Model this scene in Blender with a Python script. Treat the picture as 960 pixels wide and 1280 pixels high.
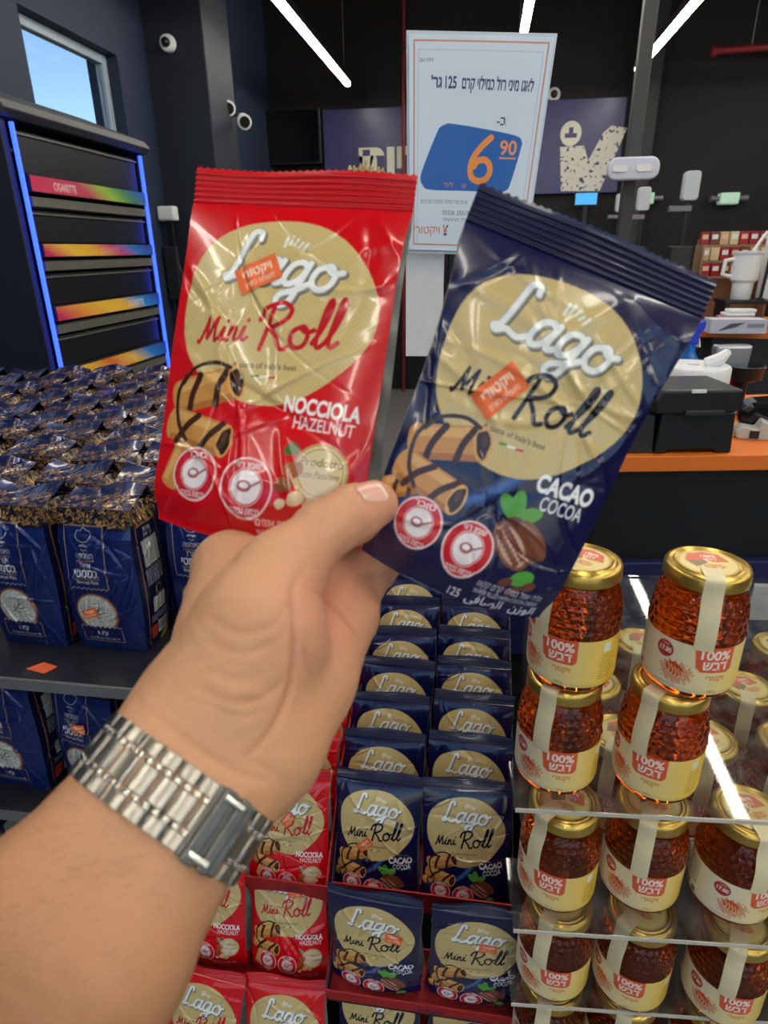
import bpy, bmesh, math, random
import numpy as np
from mathutils import Vector, Matrix, Euler
random.seed(7); RNG = np.random.default_rng(7)
for _o in list(bpy.data.objects): bpy.data.objects.remove(_o, do_unlink=True)
SC = bpy.context.scene; COL = SC.collection; R = math.radians

# ------------------------------------------------------------------ camera, world, exposure
FOC = 792.0
CAM_POS = Vector((0, 0, 1.48))
CAM_ROT = Matrix.Rotation(R(8.6), 3, 'Z') @ Matrix.Rotation(R(90 - 22.5), 3, 'X') @ Matrix.Rotation(R(-.75), 3, 'Z')
_c = bpy.data.cameras.new('camera'); CAM = bpy.data.objects.new('camera', _c); COL.objects.link(CAM)
CAM.matrix_world = Matrix.Translation(CAM_POS) @ CAM_ROT.to_4x4()
_c.sensor_fit = 'HORIZONTAL'; _c.sensor_width = 36; _c.lens = 36 * FOC / 960
_c.clip_start = .02; _c.clip_end = 200
_c.dof.use_dof = True; _c.dof.focus_distance = .78; _c.dof.aperture_fstop = 14
SC.camera = CAM
SC.view_settings.view_transform = 'Standard'; SC.view_settings.look = 'None'
SC.view_settings.gamma = 1; SC.view_settings.use_curve_mapping = False
SC.view_settings.exposure = 0.68

W = bpy.data.worlds.new('sky'); SC.world = W; W.use_nodes = True
_nt = W.node_tree; _bg = _nt.nodes['Background']
_sky = _nt.nodes.new('ShaderNodeTexSky'); _sky.sky_type = 'NISHITA'; _sky.sun_disc = False
_sky.sun_elevation = R(50); _sky.sun_rotation = R(150); _sky.air_density = 1.0; _sky.dust_density = 0.; _sky.ozone_density = 4.0
_nt.links.new(_sky.outputs[0], _bg.inputs[0]); _bg.inputs[1].default_value = .11
TUBE_POWER = 17.0

def ray(px, py): return CAM_ROT @ Vector(((px - 480) / FOC, -(py - 640) / FOC, -1))
def at_d(px, py, d): return CAM_POS + ray(px, py) * d
def at_z(px, py, z):
    r = ray(px, py); return CAM_POS + r * ((z - CAM_POS.z) / r.z)
def at_y(px, py, y):
    r = ray(px, py); return CAM_POS + r * (y / r.y)
def at_x(px, py, x):
    r = ray(px, py); return CAM_POS + r * (x / r.x)

# ------------------------------------------------------------------ colour and materials
def lin(c):
    c = np.asarray(c, float) / 255.0
    return np.where(c <= .04045, c / 12.92, ((c + .055) / 1.055) ** 2.4)
def lin4(c): return (*[float(v) for v in lin(c)], 1.0)
MATS = {}
def mat(name, rgb=None, rough=.5, metal=0., coat=0., trans=0., ior=1.45, emit=None, es=0., bump=0., bscale=60., vary=.08, vc=False, spec=.5, sss=0., alpha=1.):
    if name in MATS: return MATS[name]
    m = bpy.data.materials.new(name); m.use_nodes = True; MATS[name] = m
    nt = m.node_tree; b = nt.nodes['Principled BSDF']
    b.inputs['Roughness'].default_value = rough; b.inputs['Metallic'].default_value = metal
    b.inputs['Coat Weight'].default_value = coat; b.inputs['Coat Roughness'].default_value = .08
    b.inputs['Transmission Weight'].default_value = trans; b.inputs['IOR'].default_value = ior
    b.inputs['Specular IOR Level'].default_value = spec
    b.inputs['Alpha'].default_value = alpha
    if sss:
        b.inputs['Subsurface Weight'].default_value = sss; b.inputs['Subsurface Radius'].default_value = (.006, .0022, .0012); b.inputs['Subsurface Scale'].default_value = 1.
    tc = nt.nodes.new('ShaderNodeTexCoord')
    nz = nt.nodes.new('ShaderNodeTexNoise'); nz.inputs['Scale'].default_value = bscale; nz.inputs['Detail'].default_value = 4
    nt.links.new(tc.outputs['Object'], nz.inputs['Vector'])
    if vc:
        at = nt.nodes.new('ShaderNodeAttribute'); at.attribute_name = 'Col'
        nt.links.new(at.outputs['Color'], b.inputs['Base Color'])
    else:
        mx = nt.nodes.new('ShaderNodeMix'); mx.data_type = 'RGBA'
        c = lin(rgb)
        mx.inputs[6].default_value = (*[float(v) for v in c * (1 - vary)], 1); mx.inputs[7].default_value = (*[float(min(1, v)) for v in c * (1 + vary)], 1)
        nt.links.new(nz.outputs['Fac'], mx.inputs[0]); nt.links.new(mx.outputs[2], b.inputs['Base Color'])
    if bump:
        bp = nt.nodes.new('ShaderNodeBump'); bp.inputs['Strength'].default_value = bump; bp.inputs['Distance'].default_value = .002
        nt.links.new(nz.outputs['Fac'], bp.inputs['Height']); nt.links.new(bp.outputs[0], b.inputs['Normal'])
    if emit is not None:
        b.inputs['Emission Color'].default_value = lin4(emit); b.inputs['Emission Strength'].default_value = es
    return m

# ------------------------------------------------------------------ object helpers
def tag(o, label=None, cat=None, group=None, kind=None):
    if label: o['label'] = label
    if cat: o['category'] = cat
    if group: o['group'] = group
    if kind: o['kind'] = kind
    return o
def thing(name, label, cat, loc=(0, 0, 0), rot=(0, 0, 0), group=None):
    o = bpy.data.objects.new(name, None); COL.objects.link(o); o.empty_display_size = .02
    o.location = loc
    if isinstance(rot, Matrix): o.rotation_euler = rot.to_euler()
    else: o.rotation_euler = rot
    return tag(o, label, cat, group)
def link(name, me, parent=None, loc=None, rot=None):
    o = bpy.data.objects.new(name, me); COL.objects.link(o)
    if parent: o.parent = parent
    if loc is not None: o.location = loc
    if rot is not None: o.rotation_euler = rot
    return o
def np_mesh(name, V, F, m, C=None, smooth=True):
    """V (n,3), F (k,4) or (k,3) int arrays, C optional (n,3) linear colours"""
    V = np.ascontiguousarray(V, np.float32); F = np.ascontiguousarray(F, np.int32)
    me = bpy.data.meshes.new(name); k, s = F.shape
    me.vertices.add(len(V)); me.vertices.foreach_set('co', V.ravel())
    me.loops.add(k * s); me.loops.foreach_set('vertex_index', F.ravel())
    me.polygons.add(k); me.polygons.foreach_set('loop_start', np.arange(0, k * s, s, dtype=np.int32))
    me.polygons.foreach_set('loop_total', np.full(k, s, np.int32))
    me.polygons.foreach_set('use_smooth', np.full(k, smooth, bool))
    if C is not None:
        a = me.attributes.new('Col', 'FLOAT_COLOR', 'POINT'); q = np.ones((len(V), 4), np.float32); q[:, :3] = C
        a.data.foreach_set('color', q.ravel())
    me.update(calc_edges=True); me.validate()
    if m: me.materials.append(m)
    return me
def grid_faces(nv, nu, close_u=False):
    i = np.arange(nv * nu).reshape(nv, nu)
    if close_u: i = np.concatenate([i, i[:, :1]], 1)
    return np.stack([i[:-1, :-1], i[:-1, 1:], i[1:, 1:], i[1:, :-1]], -1).reshape(-1, 4)
def grid_mesh(name, P, m, C=None, smooth=True, close_u=False, flip=False):
    nv, nu = P.shape[:2]; F = grid_faces(nv, nu, close_u)
    if flip: F = F[:, ::-1]
    return np_mesh(name, P.reshape(-1, 3), F, m, None if C is None else C.reshape(-1, 3), smooth)

class MB:
    def __init__(s): s.v = []; s.f = []
    def add(s, vs, fs):
        k = len(s.v); s.v += [tuple(v) for v in vs]; s.f += [tuple(i + k for i in f) for f in fs]; return s
    def box(s, x0, x1, y0, y1, z0, z1, M=None):
        vs = [Vector(p) for p in ((x0, y0, z0), (x1, y0, z0), (x1, y1, z0), (x0, y1, z0), (x0, y0, z1), (x1, y0, z1), (x1, y1, z1), (x0, y1, z1))]
        if M: vs = [M @ v for v in vs]
        return s.add(vs, [(0, 3, 2, 1), (4, 5, 6, 7), (0, 1, 5, 4), (1, 2, 6, 5), (2, 3, 7, 6), (3, 0, 4, 7)])
    def tube(s, pts, r, n=10, cap=True):
        pts = [Vector(p) for p in pts]; rs = r if isinstance(r, (list, tuple)) else [r] * len(pts)
        vs = []; up = None
        for i, p in enumerate(pts):
            t = (pts[min(i + 1, len(pts) - 1)] - pts[max(i - 1, 0)]).normalized()
            if up is None: up = Vector((0, 0, 1)) if abs(t.z) < .9 else Vector((1, 0, 0))
            a = t.cross(up).normalized(); b = a.cross(t).normalized(); up = b
            vs += [p + (a * math.cos(2 * math.pi * k / n) + b * math.sin(2 * math.pi * k / n)) * rs[i] for k in range(n)]
        fs = [(i * n + k, i * n + (k + 1) % n, (i + 1) * n + (k + 1) % n, (i + 1) * n + k) for i in range(len(pts) - 1) for k in range(n)]
        if cap: fs += [tuple(range(n))[::-1], tuple((len(pts) - 1) * n + k for k in range(n))]
        return s.add(vs, fs)
    def lathe(s, prof, n=32, c=(0, 0, 0), cap=True):
        vs = [(c[0] + r * math.cos(2 * math.pi * k / n), c[1] + r * math.sin(2 * math.pi * k / n), c[2] + z) for r, z in prof for k in range(n)]
        fs = [(i * n + k, i * n + (k + 1) % n, (i + 1) * n + (k + 1) % n, (i + 1) * n + k) for i in range(len(prof) - 1) for k in range(n)]
        if cap: fs += [tuple(range(n))[::-1], tuple((len(prof) - 1) * n + k for k in range(n))]
        return s.add(vs, fs)
    def prism(s, poly, h0, h1, axis='z', M=None):
        n = len(poly)
        def w(a, b, h): return {'z': (a, b, h), 'y': (a, h, b), 'x': (h, a, b)}[axis]
        vs = [Vector(w(a, b, h0)) for a, b in poly] + [Vector(w(a, b, h1)) for a, b in poly]
        if M: vs = [M @ v for v in vs]
        return s.add(vs, [tuple(range(n))[::-1], tuple(range(n, 2 * n))] + [(k, (k + 1) % n, n + (k + 1) % n, n + k) for k in range(n)])
    def mesh(s, name, m, smooth=False, bevel=0., seg=2):
        me = bpy.data.meshes.new(name); me.from_pydata(s.v, [], s.f); me.update()
        bm = bmesh.new(); bm.from_mesh(me); bmesh.ops.recalc_face_normals(bm, faces=bm.faces)
        if bevel:
            es = [e for e in bm.edges if len(e.link_faces) == 2 and e.calc_face_angle(0) > .5]
            bmesh.ops.bevel(bm, geom=es, offset=bevel, segments=seg, profile=.5, affect='EDGES', clamp_overlap=True)
        if smooth:
            for f in bm.faces: f.smooth = True
            for e in bm.edges:
                if len(e.link_faces) == 2 and e.calc_face_angle(0) > .7: e.smooth = False
        bm.to_mesh(me); bm.free()
        if m: me.materials.append(m)
        return me
    def build(s, name, m, parent=None, smooth=False, bevel=0., seg=2, loc=None, rot=None):
        return link(name, s.mesh(name, m, smooth, bevel, seg), parent, loc, rot)
def rounded(w, h, r, n=5, cx=0, cy=0):
    pts = []
    for qx, qy, a0 in ((1, 1, 0), (-1, 1, 90), (-1, -1, 180), (1, -1, 270)):
        for k in range(n + 1):
            a = R(a0 + 90 * k / n); pts.append((cx + qx * (w / 2 - r) + r * math.cos(a), cy + qy * (h / 2 - r) + r * math.sin(a)))
    return pts
def copy_tree(root, **kw):
    r = root.copy(); COL.objects.link(r)
    for k, v in kw.items(): r[k] = v
    for ch in list(root.children):
        c = ch.copy(); COL.objects.link(c); c.parent = r; c.matrix_parent_inverse = ch.matrix_parent_inverse
        for g in list(ch.children):
            d = g.copy(); COL.objects.link(d); d.parent = c
    return r

# ------------------------------------------------------------------ print: artwork rasterised onto mesh vertices
_TXT = {}
def text_edges(s, bold=0.):
    key = (s, bold)
    if key in _TXT: return _TXT[key]
    c = bpy.data.curves.new('t', 'FONT'); c.body = s; c.offset = bold; c.resolution_u = 5
    o = bpy.data.objects.new('t', c); COL.objects.link(o)
    me = bpy.data.meshes.new_from_object(o)
    bm = bmesh.new(); bm.from_mesh(me); bmesh.ops.remove_doubles(bm, verts=bm.verts, dist=1e-5)
    E = np.array([[e.verts[0].co[:2], e.verts[1].co[:2]] for e in bm.edges if len(e.link_faces) == 1], float).reshape(-1, 2, 2)
    bm.free(); bpy.data.objects.remove(o); bpy.data.meshes.remove(me); bpy.data.curves.remove(c)
    _TXT[key] = E; return E
def heb(s): return s[::-1]
def spline(pts, n=8):
    P = np.asarray(pts, float); P = np.vstack([2 * P[0] - P[1], P, 2 * P[-1] - P[-2]]); out = []
    for i in range(1, len(P) - 2):
        p0, p1, p2, p3 = P[i - 1:i + 3]
        for t in np.linspace(0, 1, n, endpoint=False):
            out.append(.5 * ((2 * p1) + (p2 - p0) * t + (2 * p0 - 5 * p1 + 4 * p2 - p3) * t ** 2 + (3 * p1 - p0 - 3 * p2 + p3) * t ** 3))
    out.append(P[-2]); return np.array(out)
class Canvas:
    def __init__(s, w, h, res, bg):
        s.w, s.h, s.res = w, h, res; s.nx, s.ny = int(round(w * res)), int(round(h * res))
        s.a = np.empty((s.ny, s.nx, 3), np.float32); s.a[:] = lin(bg)
    def paint(s, mask, color, alpha=1., off=(0, 0)):
        y0, x0 = off; v = s.a[y0:y0 + mask.shape[0], x0:x0 + mask.shape[1]]
        m = (mask.astype(np.float32) * alpha)[..., None]; v[:] = v * (1 - m) + lin(color).astype(np.float32) * m
    def mask_edges(s, E):
        cnt = np.zeros((s.ny, s.nx + 1), np.int32); E = np.asarray(E, float) * s.res
        if len(E) == 0: return cnt[:, :-1] > 0
        ymin, ymax = E[:, :, 1].min(), E[:, :, 1].max()
        r0, r1 = max(0, int(ymin) - 1), min(s.ny, int(ymax) + 2)
        for (xa, ya), (xb, yb) in E:
            if ya > yb: xa, ya, xb, yb = xb, yb, xa, ya
            a = max(0, math.ceil(ya - .5)); b = min(s.ny, math.ceil(yb - .5))
            if b <= a: continue
            rows = np.arange(a, b); xs = xa + (xb - xa) * ((rows + .5) - ya) / (yb - ya)
            np.add.at(cnt, (rows, np.clip(np.ceil(xs - .5), 0, s.nx).astype(int)), 1)
        m = np.zeros((s.ny, s.nx), bool); m[r0:r1] = (np.cumsum(cnt[r0:r1, :-1], 1) % 2) == 1
        for r in np.where(cnt[r0:r1].sum(1) % 2 == 1)[0] + r0: m[r] = m[r - 1] if r > 0 else False
        return m
    def poly(s, pts, color, alpha=1.):
        P = np.asarray(pts, float); s.paint(s.mask_edges(np.stack([P, np.roll(P, -1, 0)], 1)), color, alpha)
    def ellipse(s, cx, cy, rx, ry, color, rot=0, alpha=1., wob=0):
        t = np.linspace(0, 2 * np.pi, 90, endpoint=False); k = 1 + wob * np.sin(3 * t + cx) + wob * .6 * np.sin(5 * t + cy)
        x, y = rx * np.cos(t) * k, ry * np.sin(t) * k; c, n = math.cos(R(rot)), math.sin(R(rot))
        s.poly(np.stack([cx + x * c - y * n, cy + x * n + y * c], 1), color, alpha)
    def ring(s, cx, cy, r0, r1, color): 
        t = np.linspace(0, 2 * np.pi, 90, endpoint=False); E = []
        for r in (r0, r1):
            P = np.stack([cx + r * np.cos(t), cy + r * np.sin(t)], 1); E.append(np.stack([P, np.roll(P, -1, 0)], 1))
        s.paint(s.mask_edges(np.concatenate(E)), color)
    def rect(s, x0, y0, x1, y1, color, alpha=1.): s.poly([(x0, y0), (x1, y0), (x1, y1), (x0, y1)], color, alpha)
    def frame(s, x0, y0, x1, y1, t, color):
        s.rect(x0, y0, x1, y0 + t, color); s.rect(x0, y1 - t, x1, y1, color); s.rect(x0, y0, x0 + t, y1, color); s.rect(x1 - t, y0, x1, y1, color)
    def text(s, st, x, y, size, color, align='c', rot=0, shear=0, bold=0., width=None, alpha=1.):
        E = text_edges(st, bold)
        if len(E) == 0: return
        E = E.copy(); x0, x1 = E[..., 0].min(), E[..., 0].max(); E[..., 0] -= x0; w = x1 - x0
        sx = size if width is None else width / w
        E[..., 0] -= {'l': 0, 'c': w / 2, 'r': w}[align]
        E[..., 0] = E[..., 0] * sx + E[..., 1] * size * shear; E[..., 1] *= size
        c, n = math.cos(R(rot)), math.sin(R(rot)); X = E[..., 0] * c - E[..., 1] * n + x; Y = E[..., 0] * n + E[..., 1] * c + y
        s.paint(s.mask_edges(np.stack([X, Y], -1)), color, alpha)
    def stroke_mask(s, pts, w):
        m = np.zeros((s.ny, s.nx), bool); P = np.asarray(pts, float) * s.res; w = np.broadcast_to(np.asarray(w, float), (len(P),)) * s.res / 2
        for i in range(len(P) - 1):
            k = max(1, int(np.hypot(*(P[i + 1] - P[i])) / max(.5, w[i] * .35)))
            for t in range(k):
                f = t / k; x, y = P[i] * (1 - f) + P[i + 1] * f; r = w[i] * (1 - f) + w[i + 1] * f
                xa, xb, ya, yb = int(x - r - 1), int(x + r + 2), int(y - r - 1), int(y + r + 2)
                if xa < 0 or ya < 0 or xb > s.nx or yb > s.ny: continue
                Y, X = np.ogrid[ya:yb, xa:xb]; m[ya:yb, xa:xb] |= (X + .5 - x) ** 2 + (Y + .5 - y) ** 2 <= r * r
        return m
    def stroke(s, pts, w, color, n=8, smooth=True, alpha=1.):
        s.paint(s.stroke_mask(spline(pts, n) if smooth else pts, w), color, alpha)
    def sample(s, nu, nv):
        """area average down to nv x nu"""
        a = s.a
        def red(a, n):
            c = np.concatenate([np.zeros((1,) + a.shape[1:]), np.cumsum(a, 0, dtype=np.float64)]); e = np.linspace(0, a.shape[0], n + 1); i = np.minimum(e.astype(int), a.shape[0] - 1); f = (e - i).reshape((-1,) + (1,) * (a.ndim - 1))
            ce = c[i] * (1 - f) + c[i + 1] * f; return (ce[1:] - ce[:-1]) / (a.shape[0] / n)
        return red(red(a, nv).transpose(1, 0, 2), nu).transpose(1, 0, 2)
GLY = {
 'L': ([[(.46, .86), (.42, 1.0), (.28, .96), (.22, .6), (.14, .16), (.02, .06), (.1, .0), (.26, .08), (.5, .02), (.68, .12)]], .66),
 'a': ([[(.44, .40), (.32, .5), (.14, .44), (.05, .2), (.12, .03), (.26, .05), (.38, .22), (.46, .46)], [(.46, .5), (.4, .2), (.44, .04), (.58, .08)]], .55),
 'g': ([[(.44, .40), (.32, .5), (.14, .44), (.05, .2), (.12, .05), (.26, .07), (.38, .22), (.46, .46)], [(.46, .5), (.4, .1), (.34, -.26), (.2, -.38), (.06, -.3), (.12, -.16), (.36, -.06), (.6, .1)]], .56),
 'o': ([[(.3, .5), (.1, .4), (.05, .18), (.18, .02), (.38, .06), (.46, .28), (.36, .48), (.28, .46), (.42, .36), (.62, .42)]], .6),
 'M': ([[(0, .06), (.06, 0), (.16, .3), (.28, .8)], [(.28, .8), (.3, .4), (.33, .12), (.48, .5), (.62, .8)], [(.62, .8), (.6, .35), (.63, .04), (.76, .12)]], .78),
 'i': ([[(.02, .12), (.12, .46), (.09, .1), (.18, .03), (.3, .14)], [(.2, .66), (.22, .69)]], .28),
 'n': ([[(.02, .1), (.1, .46), (.06, .0)], [(.08, .2), (.2, .43), (.3, .42), (.28, .1), (.36, .02), (.48, .14)]], .45),
 'R': ([[(.3, .98), (.22, .5), (.12, .0)], [(.0, .72), (.12, .98), (.48, 1.1), (.74, .92), (.62, .64), (.28, .52)], [(.28, .52), (.5, .25), (.64, .0), (.82, .04)]], .8),
 'l': ([[(.0, .1), (.2, .5), (.33, .98), (.26, 1.08), (.16, .7), (.08, .15), (.16, .0), (.32, .12)]], .3),
 ' ': ([], .14)}
def script(cv, word, x, y, size, w, color, rot=0, shear=.18, n=6, dx=0, dy=0):
    c, sn = math.cos(R(rot)), math.sin(R(rot)); ax = 0; m = np.zeros((cv.ny, cv.nx), bool)
    for ch in word:
        st, adv = GLY[ch]
        for p in st:
            q = spline(p, n); X = (q[:, 0] + ax + q[:, 1] * shear) * size; Y = q[:, 1] * size
            m |= cv.stroke_mask(np.stack([X * c - Y * sn + x + dx, X * sn + Y * c + y + dy], 1), w)
        ax += adv
    cv.paint(m, color)
# ------------------------------------------------------------------ the room
XL, XR, YB, YF, ZC = -2.2, 4.6, 7.2, -3.2, 3.9
m_black = mat('matte_black_paint', (13, 13, 15), .65, bump=.1, bscale=30)
m_navywall = mat('dark_navy_plaster', (32, 44, 68), .65, bump=.25, bscale=40)
m_floor = mat('grey_floor', (120, 118, 116), .35, bump=.05)
m_ceil = mat('black_ceiling', (12, 12, 14), .8)
m_charcoal = mat('charcoal_metal', (38, 39, 42), .45)
m_white = mat('white_plastic', (228, 230, 232), .4)
m_grey = mat('grey_metal', (120, 122, 125), .4, metal=.4)
m_dark = mat('black_plastic', (24, 25, 27), .35)
m_glass = mat('window_glass', (235, 242, 245), .02, trans=1., ior=1.02, vary=0)
def struct(name, mb, m, **k): return tag(mb.build(name, m, **k), kind='structure')
struct('floor', MB().box(XL - .3, XR + .2, YF - .2, YB + .2, -.1, 0), m_floor)
struct('ceiling', MB().box(XL - .3, XR + .2, YF - .2, YB + .2, ZC, ZC + .1), m_ceil)
struct('wall_back', MB().box(XL - .3, XR + .2, YB, YB + .2, 0, ZC), m_black)
struct('wall_right', MB().box(XR, XR + .2, YF, YB, 0, ZC), m_black)
wy0, wy1, wz0, wz1 = 3.34, 4.22, 1.6, 2.56
struct('wall_left', MB().box(XL - .2, XL, YF, wy0 - 1.5, 0, ZC).box(XL - .2, XL, wy0 - .5, wy0, 0, ZC).box(XL - .2, XL, wy1, YB, 0, ZC).box(XL - .2, XL, wy0 - 1.5, wy0 - .5, 0, 1.6).box(XL - .2, XL, wy0 - 1.5, wy0 - .5, wz1, ZC)
       .box(XL - .2, XL, wy0, wy1, 0, wz0).box(XL - .2, XL, wy0, wy1, wz1, ZC), m_navywall)
def window(name, y0, y1, z0, z1):
    w = tag(bpy.data.objects.new(name, None), kind='structure'); COL.objects.link(w); w.location = (XL - .12, y0, z0)
    L, H, t = y1 - y0, z1 - z0, .05
    MB().box(0, .05, 0, t, 0, H).box(0, .05, L - t, L, 0, H).box(0, .05, t, L - t, 0, t).box(0, .05, t, L - t, H - t, H).build('window_frame', mat('pale_window_frame', (150, 165, 180), .4), w, bevel=.004)
    MB().box(.02, .026, t, L - t, t, H - t).build('pane', m_glass, w)
window('window_1', wy0, wy1, wz0, wz1); window('window_2', wy0 - 1.5, wy0 - .5, 1.6, wz1)
# unseen shop front: low wall, lintel, panes added to let in sky fill light
struct('wall_front', MB().box(XL - .2, XR, YF - .2, YF, 0, .3).box(XL - .2, XR, YF - .2, YF, 3.1, ZC).box(XL - .2, XL + .4, YF - .2, YF, .3, 3.1).box(1.1, 1.4, YF - .2, YF, .3, 3.1).box(XR - .5, XR, YF - .2, YF, .3, 3.1), m_black)
w3 = tag(bpy.data.objects.new('added_window', None), kind='structure'); COL.objects.link(w3); w3.location = (0, YF - .1, .3)
for x0, x1 in ((XL + .4, 1.1), (1.4, XR - .5)): MB().box(x0, x1, 0, .01, 0, 2.8).build('pane', m_glass, w3)
# column by the left wall and the corrugated soffit above the window
struct('trim_1', MB().box(XL - .09, -1.80, 4.6, 5.07, 0, ZC), mat('dark_column_paint', (28, 34, 46), .6, bump=.3, bscale=25), bevel=.01)
so = MB()
for k in range(14): so.box(XL, XL + .45, 2.6 + k * .14, 2.7 + k * .14, 2.95, 3.0)
so.box(XL, XL + .46, 2.5, 4.6, 3.0, 3.05)
struct('trim_2', so, m_charcoal)
struct('trim_3', MB().box(1.32, 1.5, 7.0, 7.2, 0, ZC), m_charcoal)

# suspended linear lamps, in rows that run the length of the shop
m_tube = mat('lamp_diffuser', (255, 252, 240), .4, emit=(255, 250, 236), es=TUBE_POWER)
TZ = 2.85
rows = [(-1.28, 'over the cigarette cabinet'), (.207, 'over the wafer trays'), (1.215, 'over the checkout counter'), (2.7, 'over the far aisle'), (3.9, 'by the plain side wall')]
segs = [(-3.0, -.7, 'shop-front end'), (-.5, 1.8, 'second length from the shop front'), (2.0, 4.3, 'third length from the shop front'), (4.32, 6.62, 'end length by the back wall')]
for rx, rn in rows:
    for y0, y1, sn in segs:
        t = thing('linear_lamp', f'slim linear ceiling lamp {rn}, {sn}', 'lamp', (rx, y0, TZ), group='linear ceiling lamps')
        L = y1 - y0
        MB().box(-.03, .03, 0, L, .018, .07).build('housing', m_dark, t, bevel=.004)
        MB().prism([(-.028, .018), (.028, .018), (.024, -.004), (.012, -.012), (-.012, -.012), (-.024, -.004)], .01, L - .01, 'y').build('diffuser', m_tube, t)
        for yy in (.15, L - .15): MB().tube([(0, yy, .07), (0, yy, ZC - TZ)], .0025, 6).build('hanging_wire', m_grey, t)

# back wall: purple fascia with letters, screen
m_purple = mat('purple_fascia', (68, 66, 112), .3, vary=.05)
PY = 7.14
a = at_y(403, 140, PY); b = at_y(785, 118, PY); c = at_y(785, 240, PY)
zt, zb = (a.z + b.z) / 2, c.z
fas = thing('wall_fascia', 'purple wall fascia with cream letters behind the poster', 'sign', (0, PY, zb))
MB().box(a.x, b.x, 0, .05, 0, zt - zb).build('panel', m_purple, fas, bevel=.005)
m_cream = mat('cream_lettering', (225, 222, 208), .6)
def flat_text(name, s, size, m, parent, loc, depth=.004, bold=0., width=None, rot=(R(90), 0, 0)):
    cu = bpy.data.curves.new(name, 'FONT'); cu.body = s; cu.size = size; cu.extrude = depth; cu.offset = bold; cu.align_x = 'CENTER'; cu.resolution_u = 4
    o = bpy.data.objects.new('t', cu); COL.objects.link(o); me = bpy.data.meshes.new_from_object(o); bpy.data.objects.remove(o)
    if width:
        xs = [v.co.x for v in me.vertices]; k = width / (max(xs) - min(xs))
        for v in me.vertices: v.co.x *= k
    me.materials.clear(); me.materials.append(m)
    q = link(name, me, parent, loc, rot); return q
p = at_y(484, 216, PY)
flat_text('lettering', heb('ריות'), .40, m_cream, fas, (p.x + .06, -.006, p.z - zb - .03), bold=.02)
# big worn V with a round badge
mv = mat('worn_cream_print', (214, 212, 200), .6)
nt = mv.node_tree; bs = nt.nodes['Principled BSDF']; nz = nt.nodes.new('ShaderNodeTexNoise'); nz.inputs['Scale'].default_value = 26; nz.inputs['Detail'].default_value = 8
tc = nt.nodes.new('ShaderNodeTexCoord'); nt.links.new(tc.outputs['Object'], nz.inputs['Vector'])
cr = nt.nodes.new('ShaderNodeValToRGB'); cr.color_ramp.elements[0].position = .40; cr.color_ramp.elements[1].position = .44
cr.color_ramp.elements[0].color = lin4((68, 66, 112)); cr.color_ramp.elements[1].color = lin4((216, 213, 202))
nt.links.new(nz.outputs['Fac'], cr.inputs[0]); nt.links.new(cr.outputs[0], bs.inputs['Base Color'])
vp = [(700, 184), (701, 239), (749, 239), (784, 160), (764, 157), (754, 166), (735, 201), (730, 182)]
pts = [(q.x, q.z - zb) for q in (at_y(x, y, PY) for x, y in vp)]
MB().prism(pts, -.008, -.001, 'y').build('letter_v', mv, fas)
q = at_y(713.5, 167, PY); bd = MB().prism([(q.x + .098 * math.cos(k * .2618), q.z - zb + .105 * math.sin(k * .2618)) for k in range(24)], -.008, -.001, 'y').build('badge', m_cream, fas)
MB().box(q.x - .055, q.x + .055, -.014, -.009, q.z - zb - .035, q.z - zb + .002).box(q.x - .02, q.x + .02, -.014, -.009, q.z - zb, q.z - zb + .05).build('badge_mark', m_purple, bd)
a = at_y(322, 138, 7.1); b = at_y(403, 205, 7.1)
tv = thing('wall_screen', 'black wall-mounted screen beside the purple fascia', 'screen', (a.x, 7.1, b.z))
MB().box(0, b.x - a.x, -.03, .09, 0, a.z - b.z).build('housing', m_dark, tv, bevel=.006)
MB().box(.02, b.x - a.x - .02, -.034, -.03, .02, a.z - b.z - .02).build('display_panel', mat('dark_screen', (12, 13, 16), .15), tv)

# red pipes
m_red = mat('red_pipe_paint', (120, 28, 34), .45)
a = at_y(503, 0, 7.0)
rp = thing('sprinkler_riser', 'thin dark red pipe rising up the black wall behind the poster', 'pipe', (a.x, 7.08, 0))
MB().tube([(0, 0, 0), (0, 0, ZC)], .018, 10).build('pipe', m_red, rp, smooth=True)
for z in (.6, 2.0, 3.2): MB().box(-.03, .03, -.02, .12, z, z + .02).build('bracket', m_charcoal, rp)
a = at_y(892, 64, 6.85); b = at_y(960, 61, 6.85)
rp = thing('sprinkler_branch', 'dark red horizontal pipe high on the right of the fascia', 'pipe', (a.x, 6.85, a.z))
MB().tube([(0, 0, 0), (.95, 0, .02)], .028, 10).build('pipe', m_red, rp, smooth=True)
MB().tube([(-.015, 0, 0), (.03, 0, 0)], .042, 10).build('flange', m_red, rp, smooth=True)
MB().tube([(.3, 0, .03), (.3, 0, ZC - a.z)], .005, 6).build('hanger', m_grey, rp)

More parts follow.
